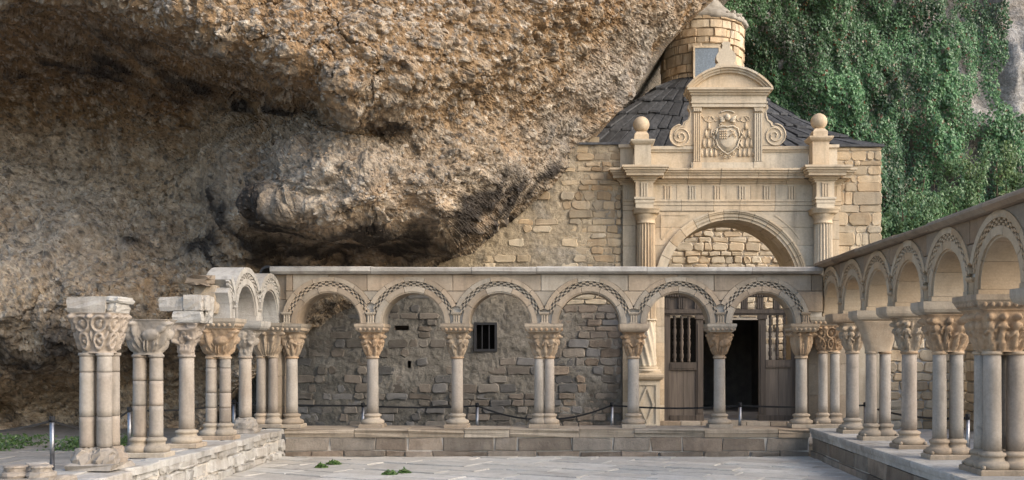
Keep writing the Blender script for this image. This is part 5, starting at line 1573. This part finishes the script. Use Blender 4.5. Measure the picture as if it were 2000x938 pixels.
# broken block on the pale arch
rngc = np.random.default_rng(8)
def rubble_block(name, sx, sy, sz, loc, parent, mat, rng=rngc, amp=.04):
    n = 9
    V = []; 
    m = MB(); rings = []
    for j in range(5):
        z = sz * j / 4; k = 1 - .06 * (j in (0, 4)); ring = []
        for (cx_2, cy_2) in [(-1, -1), (-.33, -1), (.33, -1), (1, -1), (1, -.33), (1, .33), (1, 1), (.33, 1), (-.33, 1), (-1, 1), (-1, .33), (-1, -.33)]:
            ring.append((cx_2 * sx * k + rng.normal(0, amp * .4), cy_2 * sy * k + rng.normal(0, amp * .4), z + rng.normal(0, amp * .25)))
        rings.append(ring)
    m.loft(rings); return m.build(name, mat, parent, False, loc)
rubble_block('broken_block', .17, .13, .13, (lx(13.42), .46, LZ + .42), left, M['brown'])
rubble_block('broken_block', .13, .14, .36, (lx(13.56), .43, LZ + .06), left, M['arcade'])
ll = ['pair of columns against the left corner pier under the pale arches', 'single column between the two restored pale arches on the left', 'pair of columns with banded shafts under the broken springer', 'single column with a battered block capital carrying a broken springer',
      'free standing pair of columns with an animal carved capital and no arch', 'nearest left cluster of columns under a large vine carved capital']
lk = ['twin_across', 'single', 'twin_across', 'single', 'twin_across', 'quad']
lcol = []
for i in range(6):
    lcol.append(column('arcade_column', ll[i], -4.75, LYs[i], PI / 2, lk[i], ['leaf', 'rough', 'beast', 'rough', 'beast', 'vine'][i], 60 + i, zbase=.44, H=[1.61, 1.61, 1.61, 1.65, 1.66, 1.69][i], abacus='carved' if i in (0, 2) else 'plain', group='columns of the ruined left arcade',
                       rough_base=i in (1, 5), drums=[(), (), (.42, .62, .95), (), (.55, .82), (.5, .92)][i], no_abacus=i in (3, 4, 5), mats=('shaft', 'carved' if i in (0, 2) else 'shaft', 'white' if i in (1,) else 'arcade'), ab=(.23, .30)))
# stray blocks on the roofless capitals
def cap_block(name, label, x, y, z, parts, mat):
    t = thing(name, label, 'stone block', (x, y, z))
    for (nm, ox, oy, oz, sx, sy, sz) in parts: rubble_block(nm, sx, sy, sz, (ox, oy, oz), t, M[mat], amp=.015)
    return t
cap_block('impost_block', 'pale weathered block lying on the vine carved capital', -4.75, LYs[5], .44 + 1.482 * 1.69 / 1.61, [('block', -.05, 0, 0, .19, .19, .155), ('moulded_end', .19, 0, 0, .045, .17, .10), ('moulded_end', .20, 0, .10, .06, .185, .06)], 'white')
cap_block('impost_block', 'plain impost block and two broken blocks on the battered capital', -4.75, LYs[3], .44 + 1.482 * 1.65 / 1.61, [('impost', .06, 0, 0, .17, .17, .145), ('block', -.13, 0, .147, .15, .15, .17), ('block', .13, 0, .147, .11, .17, .19), ('moulded_end', .265, .02, .0, .03, .06, .15), ('moulded_end', .25, .02, .152, .035, .12, .18)], 'white')

# corner piers
for (nm, lb, x0_, x1_, y0_, y1_, sd) in (('corner_pier', 'slim ashlar pier in the left corner between the two arcades', -4.80, -4.555, D + .30, D + .62, 1), ('corner_pier', 'ashlar pier behind the shaded right corner columns', 3.70, 4.40, D + .50, D + .85, 2)):
    t = thing(nm, lb, 'pier', ((x0_ + x1_) / 2, (y0_ + y1_) / 2, BZ)); z = 0; random.seed(sd)
    while z < 1.6:
        zb = min(z + random.uniform(.3, .5), 1.61); m = MB(); hx, hy = (x1_ - x0_) / 2, (y1_ - y0_) / 2
        m.rects([(hx - .006, hy - .006, z + .001), (hx, hy, z + .008), (hx, hy, zb - .008), (hx - .006, hy - .006, zb - .001)]); m.build('pier_stone', M['arcade'], t); z = zb
t = thing('corner_wall_end', 'narrow ashlar end of the back arcade above the left corner', 'wall', (-4.5, D + .4, 2.04))
m = MB(); m.rects([(.13, .22, .001), (.13, .22, .37)]); m.build('stone', M['arcade'], t)
m = MB(); m.rects([(.13, .22, .376), (.13, .22, .757)]); m.build('stone', M['arcade'], t)
t = thing('curved_tile', 'dark curved roof tile at the left end of the coping', 'tile', (-4.70, D + .3, 2.80))
m = MB(); ringseg(m, 0, 0, .10, .135, 0, PI, -.2, .35, 10); m.build('tile', M['iron'], t)

# ------------------------------------------------------------------ low walls that carry the columns
def bench(root, L, courses, depth, mat, topmat, seed, rough=.008, toph=(.30, .43), top_over=.02, ww=(.45, 1.0)):
    rnd = random.Random(seed)
    m = MB(); m.box(0.01, L - .01, .03, depth - .02, 0, toph[1] - .02); m.build('core', M['mortar'], root)
    for (za, zb, yo) in courses:
        x = 0
        while x < L - .01:
            xb = x + rnd.uniform(*ww)
            if L - xb < .3: xb = L
            slab('block', rectpoly(x + .006, xb - .006, za + .005, zb - .005, rough), yo + rnd.uniform(-.008, .008), .2, mat, root, .012, rough); x = xb
    x = 0
    while x < L - .01:
        xb = x + rnd.uniform(.6, 1.3)
        if L - xb < .4: xb = L
        zt = toph[1] + rnd.uniform(-.004, .004); zm = (toph[0] + zt) / 2
        prof = [(.0, toph[0] + .004), (depth, toph[0] + .004), (depth, zt), (-top_over, zt), (-top_over - .008, zt - .02), (-top_over, zm + .004), (-.002, zm - .004)]
        m = MB(); m.extrude_x(prof, x + .004, xb - .004)
        if rough > .01: m.v = [(a + rnd.uniform(-.004, .004), b + (rnd.uniform(-.02, .02) if b < .1 else 0), c + rnd.uniform(-.006, .004)) for a, b, c in m.v]
        m.build('capping_slab', topmat, root); x = xb
bb = thing('low_wall', 'low stone wall carrying the back arcade, brown blocks under a moulded capping', 'wall', (-4.42, D, 0))
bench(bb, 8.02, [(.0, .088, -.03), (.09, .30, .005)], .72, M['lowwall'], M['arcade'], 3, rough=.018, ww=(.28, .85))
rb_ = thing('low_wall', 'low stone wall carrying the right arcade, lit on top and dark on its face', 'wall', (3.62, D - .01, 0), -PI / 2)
bench(rb_, 11.0, [(.0, .10, -.02), (.102, .30, .005)], .90, M['lowwall'], M['palewall'], 5, toph=(.30, .44))  # pale capping paints in the light falling on the wall top
# rough pale wall on the left
lb_ = thing('low_wall', 'rough pale stone wall carrying the ruined left arcade', 'wall', (-4.42, 7.0, 0), PI / 2)
rnd = random.Random(17)
m = MB(); m.box(0, D - 7.0 - .01, .05, .70, 0, .40); m.build('core', M['mortar'], lb_)
z = 0
for hgt in (.10, .17, .13):
    x = 1.5
    while x < D - 7.0 - .02:
        w = rnd.choice((.14, .2, .3, .42, .6)) * rnd.uniform(.8, 1.2); xb = min(x + w, D - 7.0 - .012)
        if D - 7.0 - xb < .1: xb = D - 7.0 - .012
        slab('block', roughpoly(x + .006, xb - .006, z + .004, z + hgt - .004, .02, rnd), rnd.uniform(-.03, .05), .22, M['palewall'], lb_, .018, .014); x = xb
    z += hgt
x = 1.2
while x < D - 7.0 - .02:
    w = rnd.uniform(.5, 1.0); xb = min(x + w, D - 7.0 - .012); y = -.03 + rnd.uniform(-.015, .02)
    while y < .68:
        yb_ = min(y + rnd.uniform(.25, .5), .72)
        if .72 - yb_ < .12: yb_ = .72
        zt = .435 + rnd.uniform(-.012, .008)
        slab('capping_slab', roughpoly(x + .006, xb - .006, y + .006, yb_ - .006, .018, rnd), 0, .075, M['palewall'], lb_, .01, .004, mp=lambda p, q, r, zt=zt: (p, r, zt - q)); y = yb_
    x = xb
# fallen column base in the near left corner
t = thing('column_base_fragment', 'broken multiple column base lying at the near left corner', 'stone fragment', (-4.74, 8.95, .44))
rubble_block('plinth', .27, .24, .085, (0, 0, 0), t, M['shaft'], amp=.03)
for (ox, oy) in ((-.10, -.08), (.12, -.07), (0, .1)):
    m = MB(); m.lathe([(.115, .08), (.125, .10), (.11, .125), (.085, .135), (.085, .16), (.095, .17), (.09, .185)], ox, oy, 16)
    m.v = [(a + rnd.uniform(-.008, .008), b + rnd.uniform(-.008, .008), c + rnd.uniform(-.005, .005)) for a, b, c in m.v]; m.build('torus', M['shaft'], t)

# ------------------------------------------------------------------ masonry round the right walk
ew = thing('gallery_end_wall', 'rubble masonry wall closing the right walk beside the chapel', 'wall', (5.9, WY + .15, GZ))
m = MB(); m.box(0, 3.2, .05, .4, 0, 2.6); m.build('core', M['mortar'], ew)
random.seed(44); z = 0
while z < 2.5:
    hgt = random.uniform(.12, .24); x = 0
    while x < 2.6:
        w = random.uniform(.2, .55)
        slab('stone', roughpoly(x + .008, x + w - .008, z + .008, z + hgt - .008, .014), random.uniform(-.02, .02), .15, M['masonry'], ew, .014, .008); x += w
    z += hgt
sw = thing('gallery_side_wall', 'rubble masonry wall along the outer side of the right walk', 'wall', (7.45, WY, GZ), -PI / 2)
m = MB(); m.box(0, 12, .05, .4, 0, 1.9); m.build('core', M['mortar'], sw)
z = 0
while z < 1.85:
    hgt = random.uniform(.14, .26); x = 0
    while x < 8.0:
        w = random.uniform(.3, .65)
        slab('stone', roughpoly(x + .008, x + w - .008, z + .008, z + hgt - .008, .014), random.uniform(-.02, .02), .15, M['masonry'], sw, .014, .008); x += w
    z += hgt

# ------------------------------------------------------------------ barrier posts and belts
def post(label, px, Y, top, tilt=0.0):
    x = (px - VX) / F * Y; h_ = top - GZ - .012
    t = thing('barrier_post', label, 'barrier post', (x, Y, GZ + .012), 0, 'barrier posts round the walks')
    m = MB(); m.lathe([(.15, 0), (.155, .006), (.15, .018), (.04, .026)], 0, 0, 24); m.build('base', M['steel'], t, True)
    m = MB(); m.lathe([(.027, .02), (.027, h_ - .07)], 0, 0, 18); m.build('tube', M['steel'], t, True)
    m = MB(); m.lathe([(.031, h_ - .07), (.033, h_ - .06), (.033, h_ - .01), (.028, h_)], 0, 0, 18); m.box(-.012, .012, -.037, -.025, h_ - .065, h_ - .01); m.build('belt_head', M['strap'], t, True)
    return Vector((x, Y, top - .05))
PP = [post('steel barrier post at far left beside the weeds', 102, 12.5, .82), post('steel barrier post behind the free standing pair of columns', 253, 14.5, .83), post('barrier post hidden behind the pale arches', 457, 17.0, .81),
      post('barrier post behind the second column of the back arcade', 709, 17.2, .75), post('barrier post below the small barred window', 932, 17.2, .75), post('barrier post left of the twisted portal column', 1195, 17.2, .76),
      post('barrier post in front of the dark doorway', 1445, 17.2, .755), post('barrier post behind the far columns of the right arcade', 1690, 17.0, .77), post('barrier post between the near columns of the right arcade', 1890, 13.0, .82)]
def belt(label, p, q, sag):
    n = 14; a, b = Vector(p), Vector(q); mid = (a + b) / 2
    t = []; v = []; f = []
    d = (b - a); d.z = 0; d.normalize(); nrm = Vector((d.y, -d.x, 0)) * .003
    for k in range(n + 1):
        s = k / n; c = a.lerp(b, s); c.z -= sag * 4 * s * (1 - s)
        for e, zz in ((1, -.015), (1, .015), (-1, .015), (-1, -.015)): v.append(tuple(c + nrm * e + Vector((0, 0, zz)) - mid))
    for k in range(n):
        for e in range(4): f.append((4*k + e, 4*k + (e+1) % 4, 4*k + 4 + (e+1) % 4, 4*k + 4 + e))
    f += [(0, 1, 2, 3), (4*n + 3, 4*n + 2, 4*n + 1, 4*n)]
    o = mesh_obj('barrier_belt', v, f, M['strap'], None, False, tuple(mid)); tag(o, label, 'belt', 'black barrier belts')
belt('black belt running off the left edge of the picture', (-7.4, 12.0, .66), PP[0], .06)
belt('black belt between the two left barrier posts', PP[0], PP[1], .16)
belt('black belt behind the left columns below the rock', PP[1], PP[2], .05)
belt('black belt stretched behind the first arch of the back arcade', PP[2], PP[3], .015)
belt('black belt stretched behind the second arch of the back arcade', PP[3], PP[4], .03)
belt('sagging black belt behind the middle pair of columns', PP[4], PP[5], .24)
belt('black belt in front of the pedestal and left door leaf', PP[5], PP[6], .05)
belt('black belt in front of the right door leaf', PP[6], PP[7], .03)
belt('black belt behind the right arcade', PP[7], PP[8], .08)

# ------------------------------------------------------------------ weeds
def weed(name, label, px, Y, z, spread, n, seed, size=(.03, .06), hgt=.07, group=None):
    rng = np.random.default_rng(seed); x = (px - VX) / F * Y
    a = rng.uniform(0, 2 * PI, n); r = np.sqrt(rng.random(n)); P = np.stack([np.cos(a) * r * spread, np.sin(a) * r * spread * .5, rng.random(n) ** 1.3 * hgt * (1.15 - r)], 1)
    N = np.stack([rng.normal(0, .5, n), rng.normal(-.3, .5, n), np.ones(n)], 1); N /= np.linalg.norm(N, axis=1, keepdims=True)
    tt = rng.random((n, 1)); c = np.array([.05, .11, .025]) * (1 - tt) + np.array([.14, .22, .06]) * tt
    t = thing(name, label, 'weed', (x, Y, z), 0, group)
    m = MB()
    for k in range(9): m.tube([(0, 0, 0), (P[k, 0] * .5, P[k, 1] * .5, hgt * .5), tuple(P[k])], [.005, .004, .002], 4)
    m.build('stem', M['bark'], t)
    leaf_mesh('leaves', P, N, rng.uniform(*size, n), c, M['leaf'], t, rng, .7)
def floorY(py, z=0.02): return (CAMZ - z) * F / (py - VY)
for (px, py, sp, lb, sd) in ((652, 906, .10, 'small weed on the courtyard floor nearest the back wall', 1), (628, 913, .09, 'flat weed just left of the one by the back wall', 2), (762, 926, .10, 'larger leafy weed low in the courtyard', 3), (790, 923, .08, 'weed touching the right of the larger leafy one', 4)):
    weed('weed', lb, px, floorY(py), .02, sp, 150, sd, group='weeds in the courtyard')
weed('weed', 'bluish weed at the foot of the rough pale wall', 466, 14.05, .02, .10, 160, 6, hgt=.12)
rng = np.random.default_rng(77); n = 3200
P = np.stack([rng.uniform(-9.6, -6.9, n), rng.uniform(15.2, 16.6, n), GZ + .02 + rng.random(n) ** 1.5 * .16], 1)
kp = fbm(P * np.array([1.6, 1.6, 0]) + 3, 3) > -.1; P = P[kp]; n = len(P)
N = np.stack([rng.normal(0, .5, n), rng.normal(-.4, .5, n), np.ones(n)], 1); N /= np.linalg.norm(N, axis=1, keepdims=True)
tt = rng.random((n, 1))
tag(leaf_mesh('ground_cover', P, N, rng.uniform(.03, .07, n), np.array([.04, .085, .02]) * (1 - tt) + np.array([.10, .16, .05]) * tt, M['leaf'], None, rng), 'patch of low green weeds growing at the foot of the rock', 'weeds', kind='stuff')
